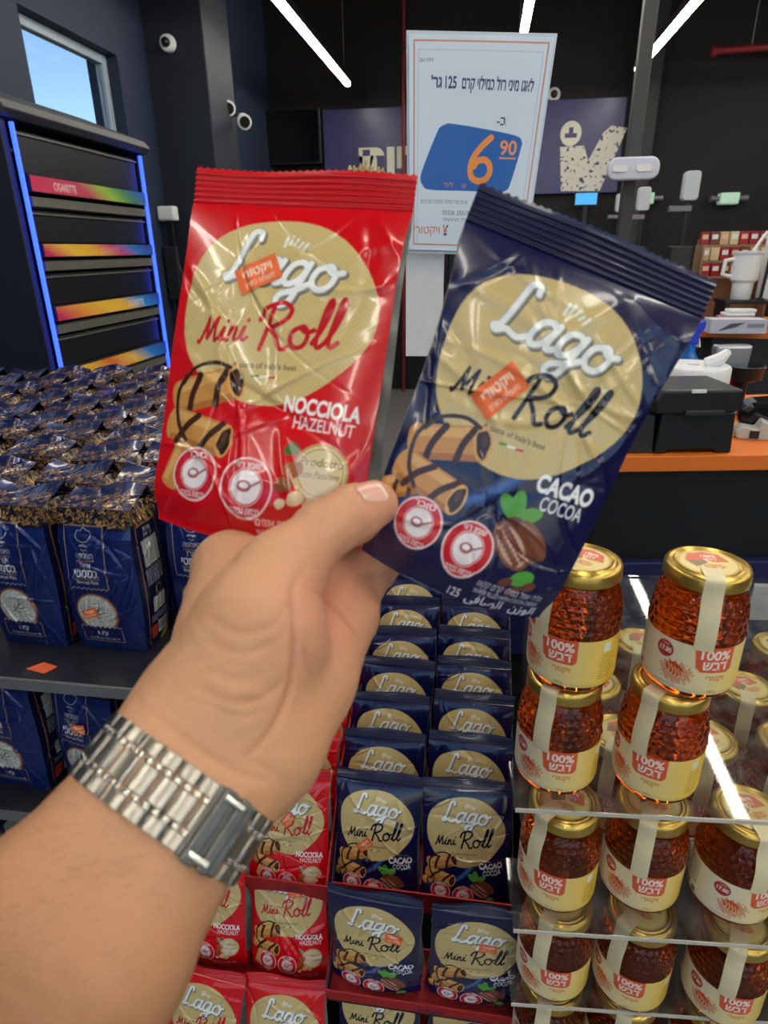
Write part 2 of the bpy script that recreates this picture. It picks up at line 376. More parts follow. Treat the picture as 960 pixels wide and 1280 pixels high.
# small wall fittings
def puck(name, label, cat, pos, nrm, r=.05, kind='cam'):
    z = Vector(nrm).normalized(); t = thing(name, label, cat, pos, z.to_track_quat('Z', 'Y').to_matrix())
    MB().lathe([(r, 0), (r, .02), (r * .92, .035), (r * .7, .04)], 20).build('base', m_white, t, smooth=True)
    MB().lathe([(r * .55, .035), (r * .55, .05), (r * .42, .065), (r * .2, .072)], 16).build('lens_dome', m_dark if kind == 'cam' else m_white, t, smooth=True)
    return t
p = at_y(211, 55, 4.6); puck('security_camera', 'round white security camera on the dark column', 'camera', (p.x, 4.6, p.z), (0, -1, 0))
p = at_y(693, 117, 7.14); puck('wall_sensor', 'small round white sensor above the purple fascia', 'sensor', (p.x, 7.2, p.z), (0, -1, 0), .06)
for (x, y), lab in (((285, 131), 'white spotlight on the column bracket, nearer the window'), ((305, 148), 'white spotlight on the column bracket, nearer the wall screen')):
    p = at_y(x, y, 4.98); s = thing('spotlight', lab, 'spotlight', p, (0, 0, 0), 'spotlights on the column')
    MB().tube([(-1.80 - p.x, 0, .02), (-.03, 0, .02), (0, 0, 0)], .008, 6).build('arm', m_dark, s)
    MB().tube([(-.02, .03, 0), (.02, -.05, -.03)], [.04, .05], 14).build('lamp_head', m_white, s, smooth=True)
    MB().tube([(.02, -.05, -.03), (.024, -.058, -.033)], .036, 14).build('lens', m_dark, s)
p = at_y(211, 268, 4.5)
ip = thing('intercom_post', 'slim black intercom stand with white head beside the column', 'intercom', (p.x, 4.5, 0))
MB().box(-.025, .025, -.02, .02, 0, p.z - .03).build('pole', m_dark, ip, bevel=.004)
MB().box(-.06, .06, -.05, .03, p.z - .04, p.z + .05).build('head', m_white, ip, bevel=.012)
MB().box(-.05, .05, -.06, -.02, p.z - .55, p.z - .2).build('handset_box', m_charcoal, ip, bevel=.01)
MB().tube([(.03, -.04, p.z - .25), (.1, -.06, p.z - .5), (.05, -.04, p.z - .75), (.02, -.02, p.z - .5)], .008, 6).build('cord', m_dark, ip, smooth=True)
MB().lathe([(.12, 0), (.12, .015), (.03, .03)], 16).build('base', m_dark, ip)

# cigarette cabinet along the left wall
CX, CY0, CY1 = -1.5, 2.13, 2.965
cab = thing('cigarette_cabinet', 'tall black shutter cabinet with blue light strips and rainbow labels', 'cabinet', (CX, CY0, 0))
m_cab = mat('cabinet_black', (30, 31, 35), .45); m_shut = mat('shutter_black', (26, 27, 31), .38)
Lc = CY1 - CY0
MB().box(-.42, -.02, -.03, 0, 0, 1.88).build('side_panel', mat('cabinet_side_navy', (26, 32, 44), .5), cab, bevel=.003)
MB().box(-.42, -.02, Lc, Lc + .03, 0, 1.88).build('side_panel', m_cab, cab, bevel=.003)
MB().box(-.42, -.38, 0, Lc, 0, 1.86).build('back_panel', m_cab, cab)
MB().prism([(-.44, 1.88), (.0, 1.88), (.025, 1.9), (.0, 1.93), (-.28, 2.03), (-.44, 2.03)], -.05, Lc + .05, 'y').build('hood', mat('hood_grey', (62, 62, 64), .5), cab, bevel=.004)
m_led = mat('blue_light_strip', (60, 80, 255), .4, emit=(40, 70, 255), es=2.6)
for yy in (.002, Lc - .010): MB().box(-.012, .004, yy, yy + .008, .1, 1.87).build('light_strip', m_led, cab, bevel=.003)
zs = [(at_x(33, 218, CX).z, at_x(33, 238, CX).z), (at_x(50, 305, CX).z, at_x(50, 321, CX).z), (at_x(68, 384, CX).z, at_x(68, 402, CX).z), (at_x(83, 462, CX).z, at_x(83, 481, CX).z), (.80, .765), (.56, .52)]
m_ledge = mat('grey_ledge', (118, 116, 108), .35, metal=.3)
cols = [[(205, 40, 90), (200, 50, 90), (190, 60, 90), (150, 190, 60), (70, 130, 90), (40, 90, 190)], [(205, 30, 90), (235, 190, 60), (235, 170, 50), (200, 60, 120), (40, 120, 200), (50, 60, 170)],
        [(205, 40, 100), (235, 150, 60), (240, 190, 60), (235, 180, 60), (40, 140, 220), (40, 70, 180)], [(200, 30, 110), (240, 190, 60), (230, 110, 50), (240, 190, 60), (40, 130, 215), (40, 80, 190)]]
cols += [cols[0], cols[2]]
m_vc = mat('printed_card', rough=.45, vc=True)
prev = 1.86
for i, (za, zb2) in enumerate(zs):
    MB().box(-.035, -.02, .03, Lc - .03, za + .004, prev - .006).build('shutter', m_shut, cab, bevel=.004)
    MB().box(-.03, -.012, .03, Lc - .03, prev - .02, prev - .014).build('shutter_lip', m_ledge, cab)
    cv = Canvas(Lc * 1000 - 60, 40, 1.0, (0, 0, 0)); x = np.linspace(0, 5, cv.nx); cc = np.array([lin(k) for k in cols[i]])
    for ch in range(3): cv.a[..., ch] = np.interp(x[None, :] + np.linspace(-.35, .35, cv.ny)[:, None], np.arange(6), cc[:, ch])
    cv.text('CIGARETTE', 190 if i == 0 else 560 if i == 2 else 420, 10, 26, (245, 235, 225), bold=.01, alpha=.75 if i in (0, 2) else .3)
    nu, nv = 190, 10; P = np.zeros((nv, nu, 3)); P[..., 1] = np.linspace(.03, Lc - .03, nu)[None]; P[..., 2] = np.linspace(zb2, za, nv)[:, None]; P[..., 0] = .006
    link('label_strip', grid_mesh('label_strip', P, m_vc, cv.sample(nu, nv)), cab)
    MB().box(-.03, .004, .028, Lc - .028, zb2 - .002, za + .002).build('strip_rail', m_cab, cab)
    MB().prism([(-.03, zb2 - .012), (.0, zb2 - .016), (.0, zb2 - .045), (-.03, zb2 - .05)], .03, Lc - .03, 'y').build('ledge', m_ledge, cab)
    prev = zb2 - .05
MB().box(-.38, -.02, 0, Lc, 0, .1).build('plinth', m_cab, cab)

# posts and checkout furniture on the right
p = at_y(805, 60, 3.2); q = at_y(783, 270, 3.2)
po = thing('support_post', 'square grey steel post behind the checkout counters', 'post', ((p.x + q.x) / 2, 3.2, 0))
MB().box(-.027, .027, -.027, .027, 0, ZC).build('post', mat('post_grey', (58, 58, 60), .5), po, bevel=.004)
MB().box(-.09, .09, -.09, .09, 0, .012).build('foot_plate', m_grey, po)
p = at_y(791, 211, 3.08)
sg = thing('oval_lamp', 'white rounded rectangular lamp mounted on the grey post', 'lamp', (p.x, 3.10, p.z))
MB().prism(rounded(.205, .085, .035), -.04, .0, 'y').build('housing', mat('lamp_housing_white', (205, 208, 226), .35), sg, bevel=.008)
for x in (-.055, .04): MB().prism(rounded(.06, .025, .01, cx=x), -.046, -.04, 'y').build('window', m_white, sg)
MB().box(-.02, .02, 0, .072, -.02, .02).build('mount', m_grey, sg)
def till_pole(px, pt, pb, Y, lab, s=1.):
    a = at_y(px, pt, Y); t = thing('till_signal_pole', lab, 'signal pole', (a.x, Y, 0), group='till signal poles')
    h = a.z
    MB().tube([(0, 0, 0), (0, 0, h - .12 * s)], .014, 8).build('pole', m_charcoal, t, smooth=True)
    MB().prism(rounded(.085 * s, .15 * s, .02 * s, cy=h - .07 * s), -.03, .03, 'y').build('lamp_head', mat('frosted_lamp_head', (190, 196, 204), .3), t, bevel=.006)
    MB().box(-.1 * s, .02, -.02, .02, h - .2 * s, h - .17 * s).build('arm', m_grey, t, bevel=.003)
    MB().box(-.07 * s, .05 * s, -.06, .04, h - .56 * s, h - .38 * s).build('scanner_screen', m_charcoal, t, bevel=.008)
    MB().lathe([(.12, 0), (.12, .02), (.02, .03)], 16).build('base', m_dark, t)
till_pole(866, 215, 318, 4.2, 'tall dark till pole with white head, beside the product rack')
till_pole(806, 235, 300, 5.2, 'dark till pole with white head just behind the grey post')
till_pole(777, 243, 290, 6.0, 'farthest dark till pole, against the black back wall', .9)
for (x, y, l) in ((912, 248, 'pale green emergency light on the wall, right of the till poles'), (806, 248, 'pale green emergency light on the wall behind the till poles')):
    p = at_y(x, y, 7.1); e = thing('emergency_light', l, 'exit light', (p.x, 7.15, p.z), group='emergency lights')
    MB().box(-.085, .085, -.07, .05, -.05, .05).build('housing', mat('pale_green_diffuser', (190, 225, 205), .4, emit=(190, 230, 205), es=.12), e, bevel=.012)
    for sx in (-1, 1): MB().tube([(sx * .085, -.02, 0), (sx * .17, -.03, 0)], [.02, .03], 10).build('lamp_head', m_grey, e, smooth=True)
p = at_y(731, 248, 7.1); mo = thing('till_monitor', 'small light-blue monitor glowing under the letter V', 'monitor', (p.x, 7.0, p.z))
MB().box(-.11, .11, 0, .03, -.07, .05).build('housing', m_dark, mo, bevel=.004)
MB().box(-.1, .1, -.004, 0, -.06, .04).build('display_panel', mat('blue_screen', (60, 150, 215), .3, emit=(60, 150, 215), es=.6), mo)
MB().box(-.02, .02, 0, .02, -p.z, -.07).build('stand', m_dark, mo)
# ------------------------------------------------------------------ checkout counters and what stands on them
m_orange = mat('orange_laminate', (232, 120, 40), .4, vary=.04)
m_panel = mat('counter_black', (20, 20, 22), .5)
m_navyp = mat('counter_navy', (26, 32, 78), .45)
CZ = 1.06; YAW = R(8.6)
o = at_z(785, 571, CZ)
ct = thing('checkout_counter', 'near checkout counter with orange top and black front behind honey jars', 'counter', (o.x, o.y, 0), (0, 0, YAW))
MB().box(-.25, 1.1, 0, .6, CZ - .035, CZ).build('worktop', m_orange, ct, bevel=.002)
MB().box(-.22, 1.1, .03, .57, .22, CZ - .035).build('front_panel', m_panel, ct)
MB().box(-.24, 1.1, .005, .03, .55, .80).build('bumper_band', m_navyp, ct, bevel=.004)
MB().box(-.2, 1.1, .06, .55, 0, .22).build('plinth', m_panel, ct)
def on_counter(px, py, z=CZ): return at_z(px, py, z)
o = on_counter(865, 567)
pr = thing('receipt_printer', 'black receipt printer base on near orange counter', 'printer', o, (0, 0, YAW))
def stepped(x0, x1, h): return [(x0, 0), (x0 + .025, 0), (x0 + .03, .008), (x1 - .04, .008), (x1 - .035, 0), (x1, 0), (x1 - .006, h), (x0 + .004, h)]
MB().prism(stepped(-.083, .085, .09), 0, .16, 'y').build('body', m_dark, pr, bevel=.004)
MB().prism(stepped(-.15, -.085, .085), .005, .15, 'y').build('side_unit', m_charcoal, pr, bevel=.004)
MB().prism([(-.1, .09), (.07, .09), (.085, .115), (.08, .142), (-.09, .142), (-.105, .12)], -.012, .15, 'y').build('cover', m_dark, pr, bevel=.006)
MB().box(-.04, .045, -.02, .0, .088, .1).build('paper_slot', m_charcoal, pr, bevel=.003)
MB().box(-.03, .0, -.0145, -.011, .136, .143).build('indicator', m_white, pr)
o = on_counter(921, 512)
cd = thing('coin_tray', 'small black cup-shaped holder beside the receipt printer', 'holder', o, (0, 0, YAW))
MB().lathe([(.012, 0), (.014, .075), (.044, .085), (.05, .12), (.046, .121), (.038, .09), (.0, .088)], 20, cap=False).build('cup', m_dark, cd, smooth=True)
MB().box(-.1, -.045, -.015, .015, .09, .11).build('arm', m_dark, cd, bevel=.005)
MB().lathe([(.05, 0), (.05, .006), (.012, .01)], 20).build('base', m_dark, cd)
o = on_counter(872, 532); o.z = CZ
rollz = .145
rl = thing('paper_roll', 'wide white receipt paper roll lying behind the black printer', 'paper roll', (.53, 1.70, CZ), (0, 0, YAW))
MB().lathe([(.075, 0), (.085, .006), (.085, .08), (.06, .098), (0, .098)], 32, cap=False).build('spindle_box', m_charcoal, rl, smooth=True)
MB().lathe([(.012, .098), (.086, .098), (.088, .102), (.088, .140), (.084, .145), (.016, .145), (.014, .135), (.012, .098)], 36, cap=False).build('roll', m_white, rl, smooth=True)
MB().tube([(.02, -.02, .15), (.05, -.03, .163), (.07, -.02, .178)], [.014, .016, .01], 8).build('loose_end', m_white, rl, smooth=True)
bl = thing('plastic_bag', 'crumpled white plastic bag behind the paper roll', 'bag', (.40, 1.78, CZ), (0, 0, YAW))
bm = bmesh.new(); bmesh.ops.create_icosphere(bm, subdivisions=3, radius=1)
for v in bm.verts:
    k = 1 + .22 * math.sin(7 * v.co.x + 3 * v.co.z) * math.cos(6 * v.co.y + 2 * v.co.x); v.co = Vector((v.co.x * .05 * k, v.co.y * .04 * k, max(0, .07 + v.co.z * .085 * k)))
me = bpy.data.meshes.new('bag_body'); bm.to_mesh(me); bm.free(); me.materials.append(mat('crumpled_white', (215, 218, 224), .35, coat=.4)); link('bag_body', me, bl)
sp = thing('spray_bottle', 'clear blue spray cleaner bottle behind the paper roll', 'spray bottle', (.56, 1.845, CZ), (0, 0, YAW + .5))
m_blueliq = mat('blue_cleaner', (30, 120, 215), .1, trans=.35)
MB().lathe([(.03, 0), (.035, .006), (.035, .1), (.03, .13), (.014, .155), (.013, .175)], 20).build('bottle', m_blueliq, sp, smooth=True)
MB().prism([(-.02, .175), (.018, .175), (.018, .2), (.035, .215), (.035, .235), (-.03, .23), (-.032, .205)], -.012, .012, 'y').build('spray_head', mat('blue_trigger', (40, 70, 200), .35), sp, bevel=.003)
MB().prism([(.02, .19), (.026, .19), (.036, .165), (.03, .165)], -.006, .006, 'y').build('trigger', m_white, sp)
MB().lathe([(.0355, .03), (.0357, .09)], 20, cap=False).build('label_band', mat('bottle_label_white', (220, 230, 240), .4), sp, smooth=True)
rb = thing('snack_bag', 'silver and red foil snack bag beside the spray bottle', 'bag', (.68, 1.88, CZ), (0, 0, YAW))
MB().prism([(-.05, 0), (.05, 0), (.055, .03), (.045, .1), (.05, .17), (-.05, .17), (-.044, .1), (-.055, .03)], -.015, .02, 'y').build('body', mat('silver_foil', (175, 178, 186), .25, metal=.6, bump=.4, bscale=30), rb, bevel=.008)
MB().box(-.035, .045, -.019, -.014, .02, .075).build('printed_patch', mat('red_print', (190, 30, 45), .4), rb)
# label gun / tape dispenser
o = on_counter(948, 548)
tp = thing('tape_dispenser', 'black and clear tape dispenser lying on a paper slip', 'tape dispenser', (o.x + .01, o.y, CZ), (0, 0, YAW - .3))
MB().prism([(-.05, .02), (.09, .0), (.11, .02), (.1, .065), (.04, .085), (-.03, .075), (-.055, .05)], .03, .11, 'y').build('housing', mat('gloss_black', (20, 20, 22), .12, coat=.6), tp, bevel=.012)
MB().prism([(-.06, 0), (.02, 0), (.03, .03), (-.01, .045), (-.02, .025), (-.05, .03), (-.065, .02)], -.02, .025, 'y').build('cutter', mat('frosted_clear', (215, 215, 208), .25, trans=.3), tp, bevel=.004)
MB().box(-.035, -.015, -.022, -.019, .004, .022).build('badge', m_dark, tp)
MB().box(-.1, .06, .0, .13, .0, .0015).build('paper_slip', mat('manila_paper', (215, 195, 150), .7), tp)

# far counter
FZ = 1.06
a = at_z(878, 413, FZ); b = at_z(960, 420, FZ); ang = -.2
fc = thing('far_counter', 'far orange-topped checkout counter beyond the near one', 'counter', (a.x, a.y, 0), (0, 0, ang))
MB().box(-.03, 1.8, 0, .85, FZ - .035, FZ).build('worktop', m_orange, fc, bevel=.003)
MB().box(.06, 1.8, .04, .8, .1, FZ - .035).build('front_panel', m_charcoal, fc)
MB().box(.42, .432, .03, .04, .1, FZ - .035).build('edge_strip', m_grey, fc)
MB().box(.1, 1.8, .08, .66, 0, .1).build('plinth', m_panel, fc)
def far(px, py, Y): return at_y(px, py, Y)
p = far(922, 411, 3.58)
bx = thing('glove_box', 'flat white box with dark leaf print on the far counter', 'box', (p.x, 3.62, FZ), (0, 0, 0))
MB().box(-.135, .135, -.05, .07, 0, .07).build('carton', mat('pale_card', (196, 198, 214), .5), bx, bevel=.002)
MB().prism([(-.1, .012), (-.02, .03), (.03, .055), (-.04, .05)], -.052, -.05, 'y').build('leaf_print', mat('grey_leaf_print', (80, 80, 92), .6), bx)
MB().box(.04, .12, -.0515, -.05, .03, .05).build('text_print', mat('grey_text_print', (140, 142, 160), .6), bx)
p = far(912, 390, 3.8)
lf = thing('leaflet_pile', 'fanned pile of white leaflets behind the flat white box', 'leaflets', (p.x - .02, 3.762, FZ), (0, 0, 0))
for k in range(6): MB().prism(rounded(.20 - .012 * k, .13 - .008 * k, .02, cx=.012 * k), k * .018, k * .018 + .016, 'z').build('leaflet', m_white if k % 3 else mat('red_leaflet', (200, 120, 125), .5), lf, bevel=.003)
p = far(930, 375, 3.86); RZ = p.z
ds = thing('display_riser', 'low black riser on the far counter carrying the white tumbler', 'riser', (p.x, 3.94, FZ), (0, 0, 0))
MB().box(-.10, .6, -.1, .1, RZ - FZ - .02, RZ - FZ).build('top', m_dark, ds, bevel=.004)
for x in (-.09, .57): MB().box(x, x + .02, -.09, .09, 0, RZ - FZ - .02).build('leg', m_dark, ds)
tb = thing('tumbler', 'white handled travel tumbler with straw on the black riser', 'tumbler', (p.x, 3.92, RZ), (0, 0, 0))
MB().lathe([(.046, 0), (.05, .005), (.053, .085), (.068, .1), (.072, .2), (.072, .225), (.066, .23), (0, .23)], 24, cap=False).build('cup', m_white, tb, smooth=True)
MB().tube([(-.065, 0, .205), (-.11, 0, .2), (-.115, 0, .13), (-.06, 0, .115)], .012, 8).build('handle', m_white, tb, smooth=True)
MB().lathe([(.074, .225), (.074, .24), (.06, .245), (0, .245)], 24, cap=False).build('lid', mat('lid_grey', (188, 190, 196), .4), tb, smooth=True)
MB().tube([(.02, 0, .24), (.05, 0, .3), (.075, 0, .34)], .009, 8).build('straw', m_white, tb, smooth=True)
q = far(946, 380, 3.84)
pl = thing('rack_pole', 'thin black rod standing on the black riser', 'rod', (q.x + .02, 3.86, RZ), (0, 0, 0))
MB().tube([(0, 0, 0), (.012, 0, .42)], .009, 8).build('rod', m_dark, pl, smooth=True)
MB().lathe([(.022, 0), (.022, .008), (.01, .012)], 16).build('foot', m_dark, pl)
for k in range(3):
    pk = thing('white_carton', f'tall white carton behind the thin black rod, {["next to the rod", "middle one", "outermost one"][k]}', 'carton', (p.x + .145 + k * .1, 3.97, RZ), (0, 0, 0), 'tall white cartons on the riser')
    MB().box(-.04, .04, -.03, .03, 0, .34 - k * .03).build('box', m_white, pk, bevel=.003)
    MB().box(-.03, .03, -.032, -.03, .1, .2).build('printed_panel', mat('pale_blue_print', (170, 185, 215), .5), pk)
p = far(912, 345, 4.2); q = far(912, 298, 4.32)
rk = thing('snack_rack', 'stepped wooden rack of small packets behind the white tumbler', 'rack', (p.x, 4.2, FZ), (0, 0, 0))
m_pine = mat('pale_wood', (150, 120, 90), .6); h0 = p.z - FZ
for k in range(3): MB().box(-.17, .21, -.03 + k * .05, .018 + k * .05, h0 - .012 + k * .085, h0 + k * .085).build('shelf', m_pine, rk)
for x in (-.18, .21): MB().box(x, x + .01, -.03, .12, 0, h0 + .17).build('side_panel', m_pine, rk)
MB().box(-.17, .21, .12, .13, 0, h0 + .2).build('back_panel', m_pine, rk)
pc = [(165, 40, 50), (200, 170, 130), (150, 35, 45), (210, 190, 150), (120, 60, 50)]; pn = ['red', 'tan', 'crimson', 'cream', 'brown']; tier = ['lowest', 'middle', 'top']
sid = ['beside the tumbler side panel', 'second', 'third', 'centre', 'fifth', 'sixth', 'last']
for k in range(3):
    for j in range(7):
        c = (j * 2 + k) % 5
        g = thing('snack_packet', f'small {pn[c]} packet on the {tier[k]} step of the wooden rack, {["first", "second", "third", "fourth", "fifth", "sixth", "seventh"][j]} counted towards the cartons', 'packet', (p.x - .145 + j * .054, 4.2 - .006 + k * .05, p.z + k * .085), (0, 0, 0), 'packets on the rack')
        MB().prism([(-.022, 0), (.022, 0), (.025, .02), (.023, .07), (-.023, .07), (-.025, .02)], -.012, .012, 'y').build('pouch', mat('packet_%s' % pn[c], pc[c], .35), g, bevel=.003)
        MB().box(-.016, .016, -.0145, -.012, .03, .055).build('label', m_white if (j + k) % 2 else mat('packet_label', (225, 190, 160), .5), g)

# poster in a clear holder
cv = Canvas(210, 290, 6, (214, 226, 242))
BLU = (16, 42, 100); ORG = (206, 130, 96)
cv.frame(7, 8, 203, 283, 2.2, ORG); cv.frame(14, 8, 196, 271, .5, (150, 150, 160))
cv.text('261593', 26, 256, 7, (50, 60, 90))
cv.text(heb("לאגו מיני רול במילוי קרם"), 188, 222, 21, BLU, 'r', rot=-1, bold=.03, width=108)
cv.text("125", 72, 224, 21, BLU, 'r', bold=.03, width=17); cv.text(heb("גר'"), 50, 224.5, 21, BLU, 'r', bold=.03, width=16)
cv.text('-' + 'ב', 152, 178, 17, (20, 24, 60), 'r', bold=.02)
P = [(58, 178), (172, 164), (181, 152), (168, 92), (158, 85), (32, 88), (20, 98), (22, 112), (48, 172)]
cv.poly(spline([(62, 179), (100, 175), (166, 165.5), (180, 158), (180, 145), (170, 100), (164, 90), (150, 87), (100, 87.5), (36, 88), (23, 94), (19, 106), (28, 130), (44, 165), (50, 174), (62, 179)], 6), (14, 92, 176))
cv.stroke([(131, 161), (116, 148), (104, 132), (101, 118), (104, 107), (114, 102), (126, 104), (133, 113), (132, 124), (124, 131), (112, 129), (106, 121)], 9.0, (238, 146, 56), 8)
cv.text('90', 160, 139, 27, (238, 150, 80), 'c', bold=.015, width=27); cv.rect(147, 133, 174, 135, (238, 150, 80))
cv.text("'" + 'חיל', 66, 92, 10, (230, 130, 120)); cv.text('50', 92, 92, 8, (220, 120, 120))
cv.text(heb("או עד גמר המלאי המוקדם מביניהם"), 100, 69, 8.5, (60, 66, 80), 'r', width=80); cv.text(heb("בתוקף עד 31.12"), 190, 69, 8.5, (60, 66, 80), 'r', width=60)
cv.text("05526 ,05519", 104, 53, 9, (50, 56, 70), 'r', width=46); cv.text('.' + heb("בכל מבצעים"), 104, 43, 9, (50, 56, 70), 'r', width=46)
cv.text(heb("ויקטורי"), 54, 25, 17, (205, 120, 80), 'r', bold=.012, width=46); cv.ellipse(64, 30, 3, 4, (205, 120, 80)); cv.ellipse(61, 36, 1.6, 3, (205, 120, 80), 25); cv.ellipse(67, 36, 1.6, 3, (60, 70, 130), -25); cv.ellipse(64, 24.5, 3.4, 2, (60, 70, 130))
TL, TR, BL, BR = at_d(511, 42, .86), at_d(694, 46, .86), at_d(512, 312, .965), at_d(655, 316, .965)
base = (BL + BR) / 2; pz = .80
ps = thing('price_poster', 'white price poster with blue panel and orange 6.90 in clear stand', 'poster', (base.x, base.y + .045, pz))
org = Vector((base.x, base.y + .045, pz))
nu, nv = 250, 345
U = np.linspace(0, 1, nu)[None, :, None]; V_ = np.linspace(0, 1, nv)[:, None, None]
q = [np.array(v - org) for v in (BL, BR, TL, TR)]
PP = (q[0] * (1 - U) + q[1] * U) * (1 - V_) + (q[2] * (1 - U) + q[3] * U) * V_
nrm = np.cross(q[1] - q[0], q[2] - q[0]); nrm /= np.linalg.norm(nrm)
PP = PP + nrm * (.0015 * np.sin(U * 3.1) * np.sin(V_ * 5) ** 2)
link('paper', grid_mesh('paper', PP, mat('printed_paper', rough=.35, vc=True, coat=.25), cv.sample(nu, nv)), ps)
mb = MB(); e = .012
def ins(v, cx): return Vector(v)
ctr = sum(q) / 4; corners = [Vector(ctr + (v - ctr) * k) for v, k in zip((q[0], q[1], q[3], q[2]), (1.035,) * 4)]
nn = Vector(nrm)
for d0, d1, nm in ((-.006, -.0035, 'back_sheet'),):
    mb = MB(); mb.add([c + nn * d0 for c in corners] + [c + nn * d1 for c in corners], [(0, 3, 2, 1), (4, 5, 6, 7), (0, 1, 5, 4), (1, 2, 6, 5), (2, 3, 7, 6), (3, 0, 4, 7)]); mb.build(nm, mat('clear_sleeve', (205, 214, 226), .15), ps)
bz = base.z - pz
MB().box(-.095, -.035, -.03, -.026, bz - .16, bz - .002).build('lower_card', m_white, ps)
MB().box(-.03, .07, -.028, .0, 0, bz - .0).build('stem', m_dark, ps, bevel=.003)
MB().box(-.1, .1, -.035, .06, 0, .006).build('base', m_dark, ps)
# ------------------------------------------------------------------ wafer pouches
def lago_art(kind, res):
    red = kind == 'red'
    base = (214, 10, 24) if red else (15, 17, 66)
    ink = (196, 26, 40) if red else (14, 14, 40)
    cv = Canvas(120, 174, res, base)
    # soft lighter blaze under the rolls on the navy pouch
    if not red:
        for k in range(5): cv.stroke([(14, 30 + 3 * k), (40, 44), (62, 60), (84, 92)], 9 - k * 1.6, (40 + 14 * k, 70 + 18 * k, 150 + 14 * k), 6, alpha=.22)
    t = np.linspace(0, 2 * np.pi, 60, endpoint=False)
    rr = 1 + .022 * np.sin(3 * t + 1) + .015 * np.sin(5 * t + 2)
    cv.poly(np.stack([58 + 54 * rr * np.cos(t), 116 + 49 * rr * np.sin(t)], 1), (214, 190, 130))
    m = cv.mask_edges(np.stack([*(lambda P: (P, np.roll(P, -1, 0)))(np.stack([58 + 54 * rr * np.cos(t), 116 + 49 * rr * np.sin(t)], 1))], 1))
    yy, xx = np.mgrid[0:cv.ny, 0:cv.nx]; lat = (((xx + yy) % int(3 * res)) < res * .55) | (((xx - yy) % int(3 * res)) < res * .55)
    cv.paint(m & lat, (198, 172, 112), .55)
    # brand word with raised edge
    for dx, dy, w, c in ((.9, -.9, 4.4, (118, 112, 98)), (0, 0, 4.3, (150, 152, 150)), (-.2, .3, 3.1, (244, 246, 244))): script(cv, 'Lago', 26, 131, 27, w, c, rot=-4 if red else -2, dx=dx, dy=dy)
    for k in range(5): cv.stroke([(58 + k * 2.6, 150 + 1.5 * math.sin(k)), (59 + k * 2.9, 154 + 2 * math.sin(k + 1))], 1.6, (236, 236, 226), 3)
    cv.text('dal 1968', 88, 122, 3.4, (236, 232, 214), rot=-3)
    script(cv, 'Mini', 17, 96, 16, 1.9, ink, rot=5); script(cv, 'Roll', 51, 94, 22, 2.6, ink, rot=7)
    cv.text("A taste of Italy's best", 58, 85, 4.2, (70, 60, 50), rot=1, bold=.01)
    for x, c in ((52, (40, 140, 70)), (57, (240, 240, 235)), (62, (200, 40, 40))): cv.stroke([(x, 80.6), (x + 3.4, 81)], 1.2, c, 2)
    # wafer rolls
    def roll(x0, y0, x1, y1, r, twist=True):
        d = np.array([x1 - x0, y1 - y0], float); L = np.hypot(*d); d /= L; n = np.array([-d[1], d[0]])
        def q(a, b): return tuple(np.array([x0, y0]) + d * a + n * b)
        cv.poly([q(0, -r), q(L, -r), q(L, r), q(0, r)], (206, 146, 76)); cv.ellipse(x0, y0, r * .5, r, (206, 146, 76), math.degrees(math.atan2(d[1], d[0])))
        cv.poly([q(0, r * .3), q(L, r * .3), q(L, r * .85), q(0, r * .85)], (230, 180, 110), .7)
        cv.poly([q(0, -r), q(L, -r), q(L, -r * .6), q(0, -r * .6)], (168, 106, 48), .8)
        if twist:
            for a in (.28, .74): cv.stroke([q(L * a - r * .5, -r), q(L * a - r * .1, 0), q(L * a + r * .7, r)], r * .42, (66, 34, 20), 6)
        ang = math.degrees(math.atan2(d[1], d[0]))
        cv.ellipse(x1, y1, r * .55, r, (222, 168, 96), ang); cv.ellipse(x1, y1, r * .42, r * .8, (58, 30, 20), ang, wob=.08); cv.ellipse(x1 + .2, y1 + r * .2, r * .18, r * .35, (92, 54, 36), ang)
    roll(12, 22, 22, 50, 6.5, False) if red else roll(4, 38, 20, 48, 6, True)
    roll(10, 66, 44, 77, 9); roll(8, 53, 42, 46, 8.6)
    cv.stroke([(12, 74), (18, 82), (30, 86), (40, 84)], 2.2, (62, 32, 20), 8)
    cv.stroke([(13, 78), (9, 68), (11, 54), (18, 44)], 2.4, (62, 32, 20), 8)
    if red:
        cv.text('NOCCIOLA', 92, 64, 11, (250, 246, 244), rot=-3, bold=.035, width=40); cv.text('HAZELNUT', 94, 56, 9, (250, 225, 225), rot=-3, bold=.01, width=32)
        cv.ellipse(96, 36, 14.5, 14.5, (196, 160, 100)); cv.ellipse(96, 36, 13.3, 13.3, (222, 206, 158))
        cv.text('Prodotto', 96, 39, 6, (120, 60, 40), shear=.2); cv.text('con Passione', 96, 33, 5, (120, 60, 40), shear=.2, width=20); cv.ring(96, 36, 11.4, 11.9, (176, 130, 80))
        for x, y, r, c in ((80, 46, 4.2, (70, 110, 40)), (82, 36, 5.5, (168, 96, 52)), (78, 28, 5, (150, 84, 46)), (85, 22, 4.6, (232, 206, 160)), (92, 20, 3.2, (222, 190, 140)), (77, 19, 3, (230, 210, 170))): cv.ellipse(x, y, r, r * .75, c, 20, wob=.05)
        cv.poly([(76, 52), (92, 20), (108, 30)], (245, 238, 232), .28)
    else:
        cv.text('CACAO', 96, 66, 12.5, (248, 248, 250), bold=.04, width=33, rot=2); cv.text('COCOA', 98, 57, 10.5, (225, 226, 236), bold=.012, width=25, rot=2)
        for a in (100, 140, 30): cv.ellipse(76 + 7 * math.cos(R(a)), 48 + 7 * math.sin(R(a)), 8, 4, (84, 160, 60), a)
        cv.ellipse(94, 20, 7, 4, (84, 165, 62), 20)
